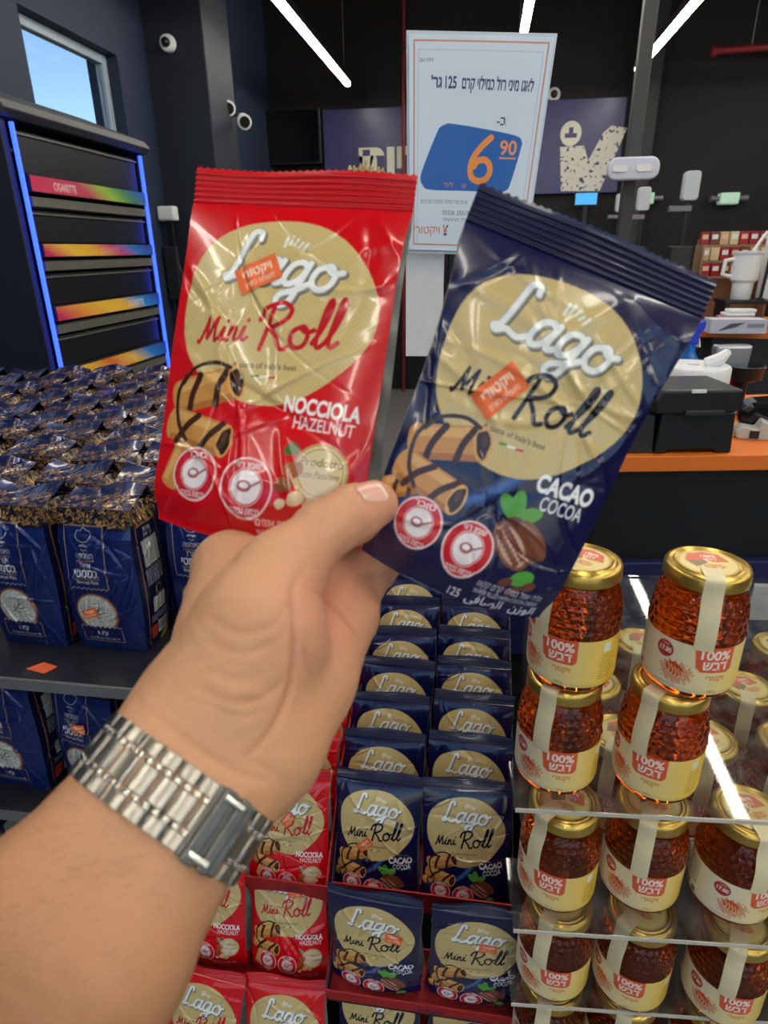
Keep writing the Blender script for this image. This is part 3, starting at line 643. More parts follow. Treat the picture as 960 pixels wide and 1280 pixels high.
        cv.ellipse(84, 38, 15, 8.2, (96, 52, 38), -38, wob=.02); cv.ellipse(90, 40, 13, 6, (124, 70, 50), -38); cv.ellipse(80, 34, 15, 7.8, (128, 76, 54), -38); cv.ellipse(80, 34, 13, 6.2, (190, 150, 130), -38)
        for k in range(16):
            a = -14 + 3.6 * (k // 2) - 0 * k; b = -2.2 + 4.4 * (k % 2); c, s = math.cos(R(-38)), math.sin(R(-38)); cv.ellipse(80 + (a + 1) * c * .8 - b * s, 34 + (a + 1) * s * .8 + b * c, 1.9, 1.7, (116, 60, 48))
        for x, y in ((86, 16), (93, 13), (100, 17)): cv.ellipse(x, y, 4, 2.4, (110, 62, 46), 25)
    # round nutrition marks
    for i, (x, y, r) in enumerate(((27, 28, 13.5), (58, 25, 14.5))):
        cv.ellipse(x, y, r, r, (246, 214, 214)); cv.ellipse(x, y, r * .93, r * .93, (206, 32, 48)); cv.ellipse(x, y, r * .56, r * .56, (240, 232, 236))
        w1, w2 = (heb('סוכר'), heb('בכמות גבוהה')) if i == 0 else (heb('שומן רווי'), heb('בכמות גבוהה'))
        cv.text(w1, x, y + r * .62, 4.6, (250, 240, 240), bold=.015, width=r * .95); cv.text(w2, x, y - r * .85, 4.2, (250, 240, 240), bold=.015, width=r * 1.1)
        cv.ellipse(x - 1, y, r * .26, r * .2, (170, 90, 100)); cv.ellipse(x - 1, y + .4, r * .16, r * .1, (240, 232, 236)); cv.stroke([(x + 1.5, y - .5), (x + r * .5, y + r * .2)], 1.1, (170, 90, 100), 2)
        cv.ring(x, y, r * .6, r * .63, (240, 200, 204))
    c = (250, 225, 225) if red else (210, 214, 232)
    if red:
        cv.text(heb('וופל במילוי קרם אגוזים'), 84, 9, 4.4, c, width=40); cv.text('WAFER FILLED WITH HAZELNUT CREAM', 84, 5.2, 3.2, c, width=40)
    else:
        cv.text(heb('גלילי וופל במילוי קרם קקאו'), 92, 10.5, 4.6, c, width=40); cv.text('WAFER FILLED WITH COCOA CREAM', 92, 7, 3.2, c, width=40)
        cv.text('\uFEF2\uFED3\uFE8E\uFEBC\uFEDF\uFE8D  \uFEE5\uFEAF\uFEEE\uFEDF\uFE8D', 92, 1.6, 6.4, (235, 236, 244), width=44); cv.text('125', 62, 2, 6, (235, 236, 244))
    return cv
def gusset_art(kind):
    cv = Canvas(40, 174, 5, (150, 150, 146))
    r = random.Random(3)
    for k in range(60):
        y = 12 + k * 2.6; x = 8
        while x < 30:
            w = r.uniform(1, 4); cv.rect(x, y, min(31, x + w), y + .9, (90, 92, 96), .8); x += w + .8
    cv.rect(9, 120, 30, 140, (196, 196, 190)); cv.frame(9, 120, 30, 140, .5, (90, 92, 96))
    return cv
def creases(n, seed, amp, w=1.):
    r = np.random.default_rng(seed)
    L = [(r.uniform(0, 1), r.uniform(0, .95), r.uniform(0, np.pi), r.uniform(.006, .022), r.uniform(.1, .3), amp * r.choice([-1, 1, 1]) * r.uniform(.4, 1), r.uniform(-2, 2)) for _ in range(n)]
    def f(u, v):
        h = np.zeros(np.broadcast(u, v).shape)
        for cx, cy, a, s, ln, am, cu in L:
            dx, dy = (u - cx) * .68, v - cy; al = dx * math.cos(a) + dy * math.sin(a); ac = -dx * math.sin(a) + dy * math.cos(a) + cu * al ** 2
            h = h + am * np.exp(-(ac / s) ** 2 - (al / ln) ** 2)
        return h
    return f
class PouchShape:
    """front faces -Y, base at z=0, top seal flat.  W,H,D metres"""
    def __init__(s, Wd, H, D, seed, amp=.0016, n=26, vt=.915, taper=0.):
        s.taper = taper; s.W, s.H, s.D, s.vt = Wd, H, D, vt; s.cr = creases(n, seed, amp); s.ph = seed * 1.7
    def g(s, v):
        v = np.asarray(v, float); up = np.clip((1 - v), 0, 1); return s.D / 2 * np.clip(up, 0, 1) ** .55 * (1 - .38 * np.exp(-(v / .07) ** 2)) * 1.05
    def w(s, v): return s.W * (1 + s.taper * (np.clip(v, 0, 1) - .5)) * (1 - .05 * np.sin(np.pi * np.clip(v, 0, 1)) - .05 * np.exp(-(v / .06) ** 2) + .012 * np.sin(9 * v + s.ph))
    def front(s, u, v):
        u, v = np.broadcast_arrays(np.asarray(u, float), np.asarray(v, float)); g = s.g(v); k = 1 - np.abs(2 * u - 1) ** 2.6
        x = (u - .5) * s.w(v); y = -g * (.62 + .38 * k) - s.cr(u, v) * np.clip((1 - v) * 8, 0, 1) * np.clip(k * 4, 0, 1)
        z = s.H * s.vt * v - .006 * np.sin(np.pi * u) * np.exp(-(v / .08) ** 2)
        return np.stack([x, y, z], -1)
    def edge(s, side, v, back):
        v = np.asarray(v, float); y = s.g(v) * .62 * (1 if back else -1); return np.stack([np.full_like(v, side * .5) * s.w(v), y, s.H * s.vt * v], -1)
    def offset_front(s, u, v, d):
        e = 1e-3; p = s.front(u, v); a = s.front(u + e, v) - s.front(u - e, v); b = s.front(u, v + e) - s.front(u, v - e)
        n = np.cross(a, b); n /= np.linalg.norm(n, axis=-1, keepdims=True) + 1e-12; return p + n * d
m_foil = mat('printed_foil', rough=.24, vc=True, coat=.55, bump=.12, bscale=45)
m_gus = mat('silver_gusset_foil', rough=.4, vc=True, metal=.25, bump=.15, bscale=40)
m_sealr = mat('red_seal_foil', (214, 10, 26), .3, coat=.3); m_sealb = mat('navy_seal_foil', (15, 17, 64), .28, coat=.35)
m_sealb2 = m_sealb
ART = {k: lago_art(k, 6) for k in ('red', 'blue')}; GART = gusset_art('x')
STK = Canvas(22, 13, 12, (236, 108, 50))
STK.text(heb('ויקטורי'), 11, 6.5, 6, (250, 225, 205), bold=.02, width=15); STK.text(heb('משפחה כשרה'), 11, 2.2, 3.4, (250, 225, 205), width=15)
STK_C = STK.sample(44, 26)
m_stk = mat('orange_sticker_paper', rough=.5, vc=True)
def pouch_meshes(shape, kind, nu, nv):
    out = {}
    U = np.linspace(0, 1, nu)[None]; V = np.linspace(0, 1, nv)[:, None]
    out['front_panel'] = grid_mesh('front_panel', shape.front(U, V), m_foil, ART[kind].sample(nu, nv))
    vv = np.linspace(0, 1, 60); ms = m_sealr if kind == 'red' else m_sealb
    gc = GART.sample(16, 60)
    for side in (-1, 1):
        a, b = shape.edge(side, vv, False), shape.edge(side, vv, True); t = np.linspace(0, 1, 16)[None, :, None]
        P = a[:, None] * (1 - t) + b[:, None] * t; fold = shape.g(vv)[:, None] * .55 * (1 - np.abs(2 * t[..., 0] - 1)); P[..., 0] -= side * fold
        P[..., 0] -= side * .0012 * np.sin(40 * vv[:, None] + 5 * t[..., 0]) * (fold > 0)
        out['side_gusset' + ('L' if side < 0 else 'R')] = grid_mesh('side_gusset', P, m_gus, gc, flip=side < 0)
    a, b = shape.edge(-1, vv, True), shape.edge(1, vv, True); t = np.linspace(0, 1, 14)[None, :, None]
    P = a[:, None] * (1 - t) + b[:, None] * t; P[..., 1] += (shape.g(vv)[:, None] * .3 * (1 - np.abs(2 * t[..., 0] - 1) ** 2))
    bk = P.copy(); out['back_panel'] = grid_mesh('back_panel', P, ms, flip=True)
    f0 = shape.front(np.linspace(0, 1, 14), np.zeros(14)); t = np.linspace(0, 1, 8)[:, None, None]
    P = f0[None] * (1 - t) + bk[0][None] * t; P[..., 2] += .004 * np.sin(np.pi * t[..., 0]); out['bottom_panel'] = grid_mesh('bottom_panel', P, ms, flip=True)
    # crimped top seal with serrated edge
    ns, nr = 61, 26; u = np.linspace(-.5, .5, ns)[None]; k = np.linspace(0, 1, nr)[:, None]; h = shape.H * (1 - shape.vt)
    x = u * shape.w(1.) * (1 + 0 * k) + 0 * k; z = shape.H * shape.vt - .001 + h * k + (k > .99) * (.0012 * (np.arange(ns)[None] % 2)); y = .0011 * np.sin(k * 2 * np.pi * 6.5) * (k < .92) + .0025 * np.sin(u * 7 + shape.ph) * k
    out['top_seal'] = grid_mesh('top_seal', np.stack([x + 0 * z, y + 0 * z, z], -1), ms)
    return out
def sticker_mesh(shape, cu, cv_, rot, d=.0007, s=1.):
    nu, nv = 44, 26; X, Y = np.meshgrid(np.linspace(-.011, .011, nu) * s, np.linspace(-.0065, .0065, nv) * s); c, n = math.cos(R(rot)), math.sin(R(rot))
    u = cu + (X * c - Y * n) / shape.W; v = cv_ + (X * n + Y * c) / (shape.H * shape.vt)
    return grid_mesh('price_sticker', shape.offset_front(u, v, d), m_stk, STK_C)
def add_pouch(meshes, shape, label, loc, rot, group, sticker=None, s=1., name='wafer_pouch'):
    t = thing(name, label, 'pouch', loc, rot, group)
    for k, me in meshes.items():
        o = link('side_gusset' if k.startswith('side') else k, me, t)
        if k.startswith('side'): o['label'] = 'grey printed side gusset'
    if sticker: link('price_sticker', sticker_mesh(shape, *sticker, s=s), t)['label'] = 'small orange price sticker'
    return t
PW, PH = .111, .178
SH = {('blue', 0): PouchShape(PW, PH, .052, 11), ('blue', 1): PouchShape(PW, PH, .052, 12), ('blue', 2): PouchShape(PW, PH, .05, 15), ('red', 0): PouchShape(PW * .96, PH, .052, 13), ('red', 1): PouchShape(PW * .96, PH, .052, 14)}
ME = {k: pouch_meshes(v, k[0], 190, 260) for k, v in SH.items()}

# trays of pouches on a stepped black stand
m_card = mat('red_tray_card', (176, 30, 34), .5); m_cardin = mat('navy_tray_card', (28, 24, 56), .55)
TILT = R(12); LEAN = R(8)
def tray(kind, label, x0, x1, y, z, depth, h=.022, bk=.15):
    t = thing('pouch_tray', label, 'tray', (x0, y, z), (TILT, 0, 0), 'card display trays')
    w = x1 - x0
    MB().box(0, w, 0, depth, 0, .002).build('base_panel', m_card, t)
    lip = MB().box(0, w, -.002, 0, 0, h).build('front_lip', m_card, t)
    mside = m_cardin
    for x in (0, w - .002):
        mb = MB().prism(([(0, 0), (depth, 0), (depth, .15), (.12, .12), (.03, h + .022), (0, h)] if bk > .1 else [(0, 0), (depth, 0), (depth, bk), (0, h)]), x, x + .002, 'x'); mb.build('side_panel', mside if kind == 'blue' else m_card, t)
    MB().box(0, w, depth - .002, depth, .002, bk).build('back_panel', m_card, t)
    flat_text('lip_print', 'Lago', .018, mat('dull_lip_print', (120, 50, 70), .6), lip, (w * .55, -.0026, h - .018), depth=.0002)
    return t
def pouch_at(kind, x, y, z, label, group, lean=LEAN, rz=0., sticker=None, var=0, roll=0.):
    return add_pouch(ME[(kind, var)], SH[(kind, var)], label, (x, y, z), Euler((-lean, roll, rz), 'XYZ'), group, sticker, s=.95)
rowname = ['front row', 'second row', 'third row', 'fourth row', 'fifth row', 'sixth row', 'rear row']
T1 = Vector((-.045, .572 + .008, .719)); SP = .066
tray('blue', 'open red card tray holding the navy cocoa pouches, top step', -.158, .070, T1.y - .018, T1.z - .034, .50, .05)
stks = {(0, 0): (.36, .50, 40), (0, 1): (.62, .67, 25), (0, 2): (.6, .5, 10), (0, 3): (.5, .46, -8), (0, 4): (.58, .68, 60), (0, 5): (.5, .66, 30), (1, 2): (.48, .5, 80), (1, 4): (.4, .48, 70)}
for cix, cx in ((0, -.102), (1, .012)):
    for i in range(7):
        jx, jr = random.uniform(-.002, .002), random.uniform(-.05, .05)
        b = T1 + Vector((cx - T1.x + jx, i * SP * math.cos(TILT), i * SP * math.sin(TILT) - .026))
        if cix == 1: b += Vector((0, .002, .006))
        pouch_at('blue', b.x, b.y, b.z, f'navy cocoa wafer pouch, top tray, {rowname[i]}, column beside the {"honey jars" if cix else "red pouches"}', 'navy pouches in the top tray', LEAN + random.uniform(-.03, .05), jr, stks.get((cix, i)), var=(i + cix) % 3)
tray('red', 'open red card tray holding red hazelnut pouches, top step', -.275, -.161, .553, .688, .50, .05)
for i in range(7):
    pouch_at('red', -.217 + random.uniform(-.002, .002), .572 + i * SP * math.cos(TILT), .697 + i * SP * math.sin(TILT), f'red hazelnut wafer pouch in the top tray, {rowname[i]}', 'red pouches in the top tray', LEAN, random.uniform(-.05, .05), [(.5, .68, 50), (.6, .66, 40), (.4, .6, 15), None, (.5, .6, 30), None, (.5, .7, 10)][i], var=i % 2)
# lower steps
low = [('blue', -.090, .503, .629, -6, -.06, (.72, .7, -6), 0, 'navy cocoa pouch on the middle step, beside the red pouches', 0), ('blue', .024, .505, .629, -7, .04, (.6, .72, -5), 1, 'navy cocoa pouch on the middle step, beside the honey jars', .03),
       ('red', -.320, .524, .598, 8, -.05, (.35, .66, 60), 0, 'red hazelnut pouch on the middle step, on its outer rice-side column', 0), ('red', -.212, .528, .583, 12, .03, (.6, .75, 10), 1, 'red hazelnut pouch on the middle step, beside the navy pouches', -.03),
       ('red', -.320, .456, .452, 9, -.08, (.62, .6, 30), 1, 'red hazelnut pouch on the lowest step, on its outer rice-side column', .03), ('red', -.206, .460, .448, 9, .03, (.66, .48, 20), 0, 'red hazelnut pouch on the lowest step, beside the navy pouches', -.02),
       ('blue', -.092, .500, .455, 4, -.03, None, 2, 'navy cocoa pouch on the lowest step, beside the red pouches', .0), ('blue', .022, .502, .455, 5, .06, (.5, .62, 35), 0, 'crumpled navy cocoa pouch on the lowest step, beside the honey jars', .04)]
for kind, x, y, z, ln, rz, st, var, lab, rl_ in low:
    pouch_at(kind, x, y + .006, z + .004, lab, 'pouches on the lower steps', R(ln), rz, st, var, rl_)
tray('red', 'red card tray of red pouches on the middle step', -.378, -.160, .504, .574, .11, .022, .07)
tray('blue', 'red card tray of navy pouches on the middle step', -.152, .082, .481, .622, .056, .024, .03)
tray('red', 'red card tray of red pouches on the lowest step', -.380, -.154, .428, .440, .07, .03, .03)
tray('blue', 'red card tray of navy pouches on the lowest step', -.150, .080, .476, .452, .08, .022, .03)
st = thing('stepped_stand', 'black stepped floor stand carrying the wafer trays', 'display stand', (0, .5, 0))
def sloped(x0, x1, y, z, dp):
    mb = MB(); M = Matrix.Translation((0, y - .5, z)) @ Matrix.Rotation(TILT, 4, 'X'); mb.box(x0, x1, 0, dp, -.012, -.0005, M); mb.build('shelf', m_dark, st)
sloped(-.158, .070, T1.y - .018, T1.z - .034, .50); sloped(-.275, -.161, .553, .688, .50)
sloped(-.378, -.160, .504, .574, .11); sloped(-.152, .082, .481, .622, .056); sloped(-.380, -.154, .428, .440, .07); sloped(-.150, .080, .476, .452, .08)
MB().box(-.382, .08, .545, .559, 0, .83).build('back_panel', m_dark, st)
MB().box(-.382, .08, .559, .66, .784, .80).build('top_ledge', m_dark, st)
MB().box(-.39, -.382, -.06, .545, 0, .43).build('side_panel', m_dark, st); MB().box(-.382, .08, -.05, .545, 0, .41).build('plinth', m_dark, st)
MB().box(-.382, .08, .646, .66, 0, .784).build('rear_leg_panel', m_dark, st)
# ------------------------------------------------------------------ rice bags
GOLD = (196, 150, 84); NAVY = (14, 26, 74)
def swirl(cv, x, y, r, c, rng):
    a = rng.uniform(0, 6.28); t = np.linspace(0, 5, 22); k = r * (1 - t / 6.2); cv.stroke(np.stack([x + k * np.cos(a + t), y + k * np.sin(a + t)], 1), .75, c, smooth=False)
def ornament(cv, x0, y0, x1, y1, seed, dens=1.):
    rng = random.Random(seed)
    for _ in range(int((x1 - x0) * (y1 - y0) / 22 * dens)): swirl(cv, rng.uniform(x0, x1), rng.uniform(y0, y1), rng.uniform(2, 5), GOLD if rng.random() < .7 else (150, 112, 66), rng)
    for _ in range(int((x1 - x0) * (y1 - y0) / 60 * dens)):
        x, y = rng.uniform(x0, x1), rng.uniform(y0, y1); cv.ellipse(x, y, rng.uniform(1.2, 3), rng.uniform(.8, 1.6), (206, 158, 84), rng.uniform(0, 180))
    for _ in range(int((x1 - x0) * (y1 - y0) / 40 * dens)):
        x, y = rng.uniform(x0, x1), rng.uniform(y0, y1); a = rng.uniform(-.6, .6); cv.stroke([(x, y), (x + 5 * math.cos(a), y + 5 * math.sin(a))], .5, (150, 120, 80), 2)
def rice_art():
    cv = Canvas(105, 190, 5, (14, 36, 100))
    cv.rect(0, 165, 105, 190, (16, 20, 44)); ornament(cv, 1, 170, 104, 189, 5, .7); cv.rect(78, 0, 105, 165, (18, 42, 110), .5)  # right strip lightened: blue sheen painted into the print
    x0, x1 = 10, 66; cv.rect(x0, 92, x1, 170, (22, 40, 108)); z = [(x0 + k * 3.5, 92 - (2.4 if k % 2 else 0)) for k in range(17)]
    cv.poly([(x0, 94)] + z + [(x1, 94)], (22, 40, 108)); cv.stroke(z, .8, (190, 180, 170), smooth=False)
    for a, b in (((x0, 92), (x0, 170)), ((x1, 92), (x1, 170)), ((x0, 170), (x1, 170))): cv.stroke([a, b], .8, (206, 178, 140), 2)
    cx = 38; w = (205, 205, 215)
    cv.stroke([(cx - 7, 152), (cx - 11, 158), (cx - 8, 164), (cx - 3, 164), (cx, 168), (cx + 5, 165), (cx + 10, 163), (cx + 10, 157), (cx + 6, 152)], .9, w, 6); cv.stroke([(cx - 6, 152), (cx, 150.5), (cx + 6, 152)], .9, w, 4)
    cv.ellipse(cx - 3, 146.4, 3.6, 1.2, w, 10); cv.ellipse(cx + 3, 146.4, 3.6, 1.2, w, -10); cv.stroke([(cx - 4, 142), (cx, 140.6), (cx + 4, 142)], .8, w, 4)
    cv.text(heb('האלופה'), cx, 131, 10, w, width=25, bold=.01); cv.stroke([(cx - 12, 128), (cx + 13, 128)], .7, (200, 150, 100), 2)
    cv.text(heb('אורז'), cx, 118.5, 12, (225, 226, 232), width=16); cv.text(heb('בסמטי'), cx, 107, 15, (242, 242, 246), width=34, bold=.025); cv.stroke([(cx - 17, 104), (cx + 17, 104)], .8, (206, 178, 140), 2)
    cv.text('Basmati Rice', cx, 97.5, 6.5, (225, 226, 232), width=30, bold=.01)
    # bowl of rice
    cv.ellipse(42, 56, 31, 29, (128, 66, 52)); cv.ellipse(42, 56, 29, 27, (196, 140, 110)); cv.ellipse(41, 56, 27.5, 25.5, (206, 210, 204))
    rng = random.Random(4)
    for _ in range(620):
        a, r = rng.uniform(0, 6.28), 25 * math.sqrt(rng.random()); x, y = 41 + r * math.cos(a) * 1.04, 56 + r * math.sin(a) * .97; cv.ellipse(x, y, 1.7, .6, rng.choice([(238, 240, 234), (226, 230, 222), (188, 194, 188), (244, 246, 240), (170, 176, 172)]), rng.uniform(0, 180))
    for p in ([(34, 50), (42, 58), (52, 66)], [(40, 56), (46, 55), (54, 58)], [(42, 58), (46, 64), (47, 69)], [(38, 53), (42, 50), (46, 49)], [(37, 53), (37, 58), (39, 62)]): cv.stroke(p, 1.2, (52, 84, 56), 6)
    z = [(12 + k * 3.6, 35 + (2.6 if k % 2 else 0)) for k in range(18)]; cv.poly([(12, 14)] + z + [(73, 14)], (24, 36, 96)); cv.stroke(z, .7, (206, 190, 170), smooth=False)
    for a, b in (((12, 14), (12, 36)), ((73, 14), (73, 36)), ((12, 14), (73, 14))): cv.stroke([a, b], .7, (190, 160, 140), 2)
    cv.text('1 ' + heb('ק"ג')[::1], 43, 24, 8, (240, 240, 246), bold=.02, width=15); cv.text(heb('תוצרת ארוזה לפי הוראות היצרן'), 43, 17, 4, (215, 216, 226), width=46)
    return cv
def rice_side():
    cv = Canvas(70, 190, 4, (16, 22, 58)); cv.rect(0, 165, 70, 190, (16, 20, 44)); ornament(cv, 1, 168, 69, 189, 9, .7)
    for x in (10, 58): cv.stroke([(x, 6), (x, 166)], .8, (190, 140, 100), 2)
    cv.stroke([(10, 166), (58, 166)], .8, (190, 140, 100), 2); cv.text(heb('ארוז'), 34, 156, 8, (215, 216, 226)); cv.text(heb('לפי תקן'), 34, 150, 6, (215, 216, 226))
    def block(x0, y0, x1, y1, c=(206, 208, 200)):
        cv.rect(x0, y0, x1, y1, c); r = random.Random(int(y0))
        y = y0 + 3
        while y < y1 - 2:
            x = x0 + 2
            while x < x1 - 3: w = r.uniform(1.5, 5); cv.rect(x, y, min(x1 - 2, x + w), y + 1, (110, 116, 112), .8); x += w + 1.4
            y += 2.6
    block(18, 112, 52, 146); 
    r = random.Random(8)
    for k in range(8):
        x = 16
        while x < 52: w = r.uniform(2, 6); cv.rect(x, 88 + k * 2.7, min(54, x + w), 89.4 + k * 2.7, (200, 202, 214), .8); x += w + 1.4
    cv.ring(36, 76, 5.5, 7, (150, 110, 70)); cv.ellipse(36, 76, 4.5, 3.2, (30, 22, 24)); block(22, 48, 50, 68)
    for k in range(3): cv.rect(16, 36 + k * 3, 54, 37.3 + k * 3, (200, 202, 214), .7)
    cv.rect(14, 12, 30, 30, (196, 70, 44)); cv.rect(33, 12, 54, 30, (214, 216, 210)); 
    for k in range(10): cv.rect(34.5 + k * 1.9, 15, 35.4 + k * 1.9 + (k % 3) * .3, 28, (40, 40, 44))
    cv.ellipse(50, 5, 12, 4, (196, 150, 84), 20)
    return cv
def rice_top():
    cv = Canvas(105, 80, 4, (20, 32, 76)); ornament(cv, 1, 1, 104, 34, 21, .5); ornament(cv, 1, 34, 104, 79, 22, .12)  # blue sheen of the folds put into the base colour
    for k in range(14): cv.stroke([(random.uniform(0, 105), random.uniform(0, 80)), (random.uniform(0, 105), random.uniform(0, 80))], 1.2, (38, 62, 130), 2, alpha=.5)
    return cv
RA, RS, RT = rice_art(), rice_side(), rice_top()
m_rice = mat('rice_bag_foil', rough=.3, vc=True, metal=.4, coat=.5, bump=.3, bscale=26)
BW, BD, BH = .104, .074, .204
class RiceShape:
    def __init__(s, seed): s.cf = creases(22, seed, .0024); s.cs = creases(12, seed + 50, .002); s.ph = seed * 1.3
    def hw(s, z): return BW / 2 * (1 - .06 * np.exp(-(z / .02) ** 2) + .02 * np.sin(3 * z / BH * np.pi + s.ph) - .05 * np.clip((z / BH - .8) / .2, 0, 1))
    def hd(s, z): return BD / 2 * (1 - .1 * np.exp(-(z / .015) ** 2) + .03 * np.sin(2.4 * z / BH * np.pi + s.ph) - .18 * np.clip((z / BH - .82) / .18, 0, 1))
    def front(s, u, v):
        u, v = np.broadcast_arrays(np.asarray(u, float), np.asarray(v, float)); z = v * BH; k = 1 - np.abs(2 * u - 1) ** 3
        return np.stack([(u - .5) * 2 * s.hw(z), -s.hd(z) - .007 * k * np.sin(np.pi * np.clip(v * .95 + .05, 0, 1)) - s.cf(u, v) * np.clip(k * 3, 0, 1), z], -1)
    def side(s, sd, u, v):
        u, v = np.broadcast_arrays(np.asarray(u, float), np.asarray(v, float)); z = v * BH; k = 1 - np.abs(2 * u - 1) ** 3
        return np.stack([sd * (s.hw(z) + .004 * k * np.sin(np.pi * v) + s.cs(u, v) * np.clip(k * 3, 0, 1) - .012 * k * np.clip((v - .88) / .12, 0, 1)), (u - .5) * 2 * s.hd(z), z], -1)
    def offset_front(s, u, v, d):
        p = s.front(u, v); p[..., 1] -= d; return p
    W, H, vt = BW, BH, 1.
def rice_meshes(seed):
    s = RiceShape(seed); out = {}; nu, nv = 110, 190
    out['front_panel'] = grid_mesh('front_panel', s.front(np.linspace(0, 1, nu)[None], np.linspace(0, 1, nv)[:, None]), m_rice, RA.sample(nu, nv))
    nu = 64
    for sd, k in ((1, 'side_panelR'), (-1, 'side_panelL')):
        c = RS.sample(nu, 150); out[k] = grid_mesh('side_panel', s.side(sd, np.linspace(0, 1, nu)[None], np.linspace(0, 1, 150)[:, None]), m_rice, c, flip=sd < 0)
    P = s.front(np.linspace(0, 1, 16)[None], np.linspace(0, 1, 20)[:, None]) * np.array([1, -1, 1]); out['back_panel'] = grid_mesh('back_panel', P, mat('navy_bag_back', (18, 30, 84), .3, coat=.4), flip=True)
    # top: gabled fold running to a ridge that flops towards the back
    nu, nv = 90, 60; u = np.linspace(0, 1, nu)[None]; t = np.linspace(0, 1, nv)[:, None]
    f = s.front(u, np.ones((1, 1))); b = f * np.array([1, -1, 1]); cr = creases(16, seed + 9, .0034)(u, t)
    h = np.interp(t, [0, .45, .58, .66, 1], [0, .012, .02, .013, .001]); yy = np.interp(t, [0, .45, .58, .66, 1], [0, .55, .86, .8, 1.])
    P = f * (1 - yy[..., None]) + b * yy[..., None]; P[..., 2] += h * (.85 + .3 * np.sin(5 * u + s.ph)) + cr * np.sin(np.pi * t) ; P[..., 0] *= 1 + .03 * np.sin(np.pi * t)
    out['top_fold'] = grid_mesh('top_fold', P, m_rice, RT.sample(nu, nv))
    bt = s.front(np.linspace(0, 1, 12)[None], np.zeros((1, 1)))[0]; tt = np.linspace(0, 1, 4)[:, None, None]
    out['bottom_panel'] = grid_mesh('bottom_panel', bt[None] * (1 - tt) + (bt * np.array([1, -1, 1]))[None] * tt, m_dark, flip=True)
    return s, out
RSH = [rice_meshes(k) for k in (31, 32, 33)]
def rice_bag(label, loc, rot, var, group, sticker=None):
    s, me = RSH[var]; t = thing('rice_bag', label, 'rice bag', loc, rot, group)
    for k, m in me.items():
        o = link('side_panel' if k.startswith('side') else k, m, t)
    if sticker: link('price_sticker', sticker_mesh(s, *sticker, d=.0035, s=1.), t)['label'] = 'small orange price sticker'
ZU = .975; RY0 = .702
ordn = ['front', 'second', 'third', 'fourth', 'fifth', 'sixth', 'seventh', 'eighth', 'ninth', 'tenth']
def proj(p):
    q = CAM_ROT.transposed() @ (Vector(p) - CAM_POS); return (480 - FOC * q.x / q.z, 640 + FOC * q.y / q.z)
for r_ in range(10):
    for c_ in range(9):
        x = -.352 - c_ * .122 + random.uniform(-.004, .004) + (.02 if r_ else 0); y = RY0 + r_ * .092 + random.uniform(-.004, .004) + (.05 if c_ == 0 else 0)
        px, py = proj((x + .05, y, ZU + .2))
        if px < -12 or (r_ > 0 and px > 380): continue
        rz = random.uniform(-.05, .05) + (-.04 if r_ == 0 else 0)
        z = ZU + (0 if r_ < 2 else random.uniform(0, .012))
        stk_ = {(0, 1): (.32, .30, 20), (2, 1): (.3, .84, 10), (5, 2): (.5, .86, 0), (2, 3): (.4, .9, 10)}.get((r_, c_))
        rice_bag(f'navy basmati rice bag on the upper shelf, {ordn[r_]} row, {ordn[c_] if c_ else "first"} column from the wafer trays', (x, y, z), Euler((R(random.uniform(-3, 1)) if r_ else R(-2), 0, rz)), random.randrange(3) if r_ else (c_ % 2), 'rice bags on the upper shelf', stk_)
ZL = .735
for c_ in range(1, 4):
    x = -.395 - c_ * .13; rice_bag(f'navy basmati rice bag on the lower shelf, {["", "first", "second", "third"][c_]} from the wafer trays', (x, .675 + (.02 if c_ == 0 else 0), ZL), Euler((R(-2), 0, [-.1, -.16, -.05, 0][c_])), [2, 1, 0, 2][c_], 'rice bags on the lower shelf', (.5, .80 - .17, 8) if c_ == 1 else None)
for c_ in range(3): rice_bag(f'navy basmati rice bag on the bottom shelf, {"first" if c_ == 0 else ordn[c_]} from the wafer trays', (-.475 - c_ * .14, .655, .50), Euler((0, 0, -.1)), c_, 'rice bags on the bottom shelf')
rs = thing('rice_shelf_unit', 'black shelf unit carrying three levels of rice bags', 'shelf unit', (-.85, .6, 0))
m_shelf = mat('dark_shelf_board', (34, 35, 42), .3, coat=.2, bump=.1)
for z, y0 in ((ZU, -.005), (ZL, -.005), (.50, -.02)): MB().box(-.6, .565 if z == ZU else .45, y0, 1.05 if z == ZU else .25, z - .012, z).build('shelf', m_shelf, rs, bevel=.002)
for z in (ZU, ZL): MB().box(-.6, .565 if z == ZU else .45, -.009, -.005, z - .014, z + .002).build('price_rail', m_grey, rs)
MB().box(-.6, .45, .25, .27, 0, ZU - .012).build('back_panel', m_dark, rs); MB().box(.44, .45, 0, .25, 0, ZU - .012).build('side_panel', m_dark, rs); MB().box(-.6, .45, .9, .92, 0, ZU - .012).build('rear_panel', m_dark, rs)
MB().box(-.6, .44, .02, .25, 0, .1).build('plinth', m_dark, rs)
p = at_z(52, 834, ZU + .0005)
ls = MB().prism([(-.018, -.006), (.012, -.012), (.02, .004), (-.004, .01)], 0, .001, 'z').build('price_sticker', mat('loose_orange_sticker', (230, 100, 60), .5), loc=(p.x, p.y, ZU)); tag(ls, 'loose orange sticker lying on the upper rice shelf edge', 'sticker')
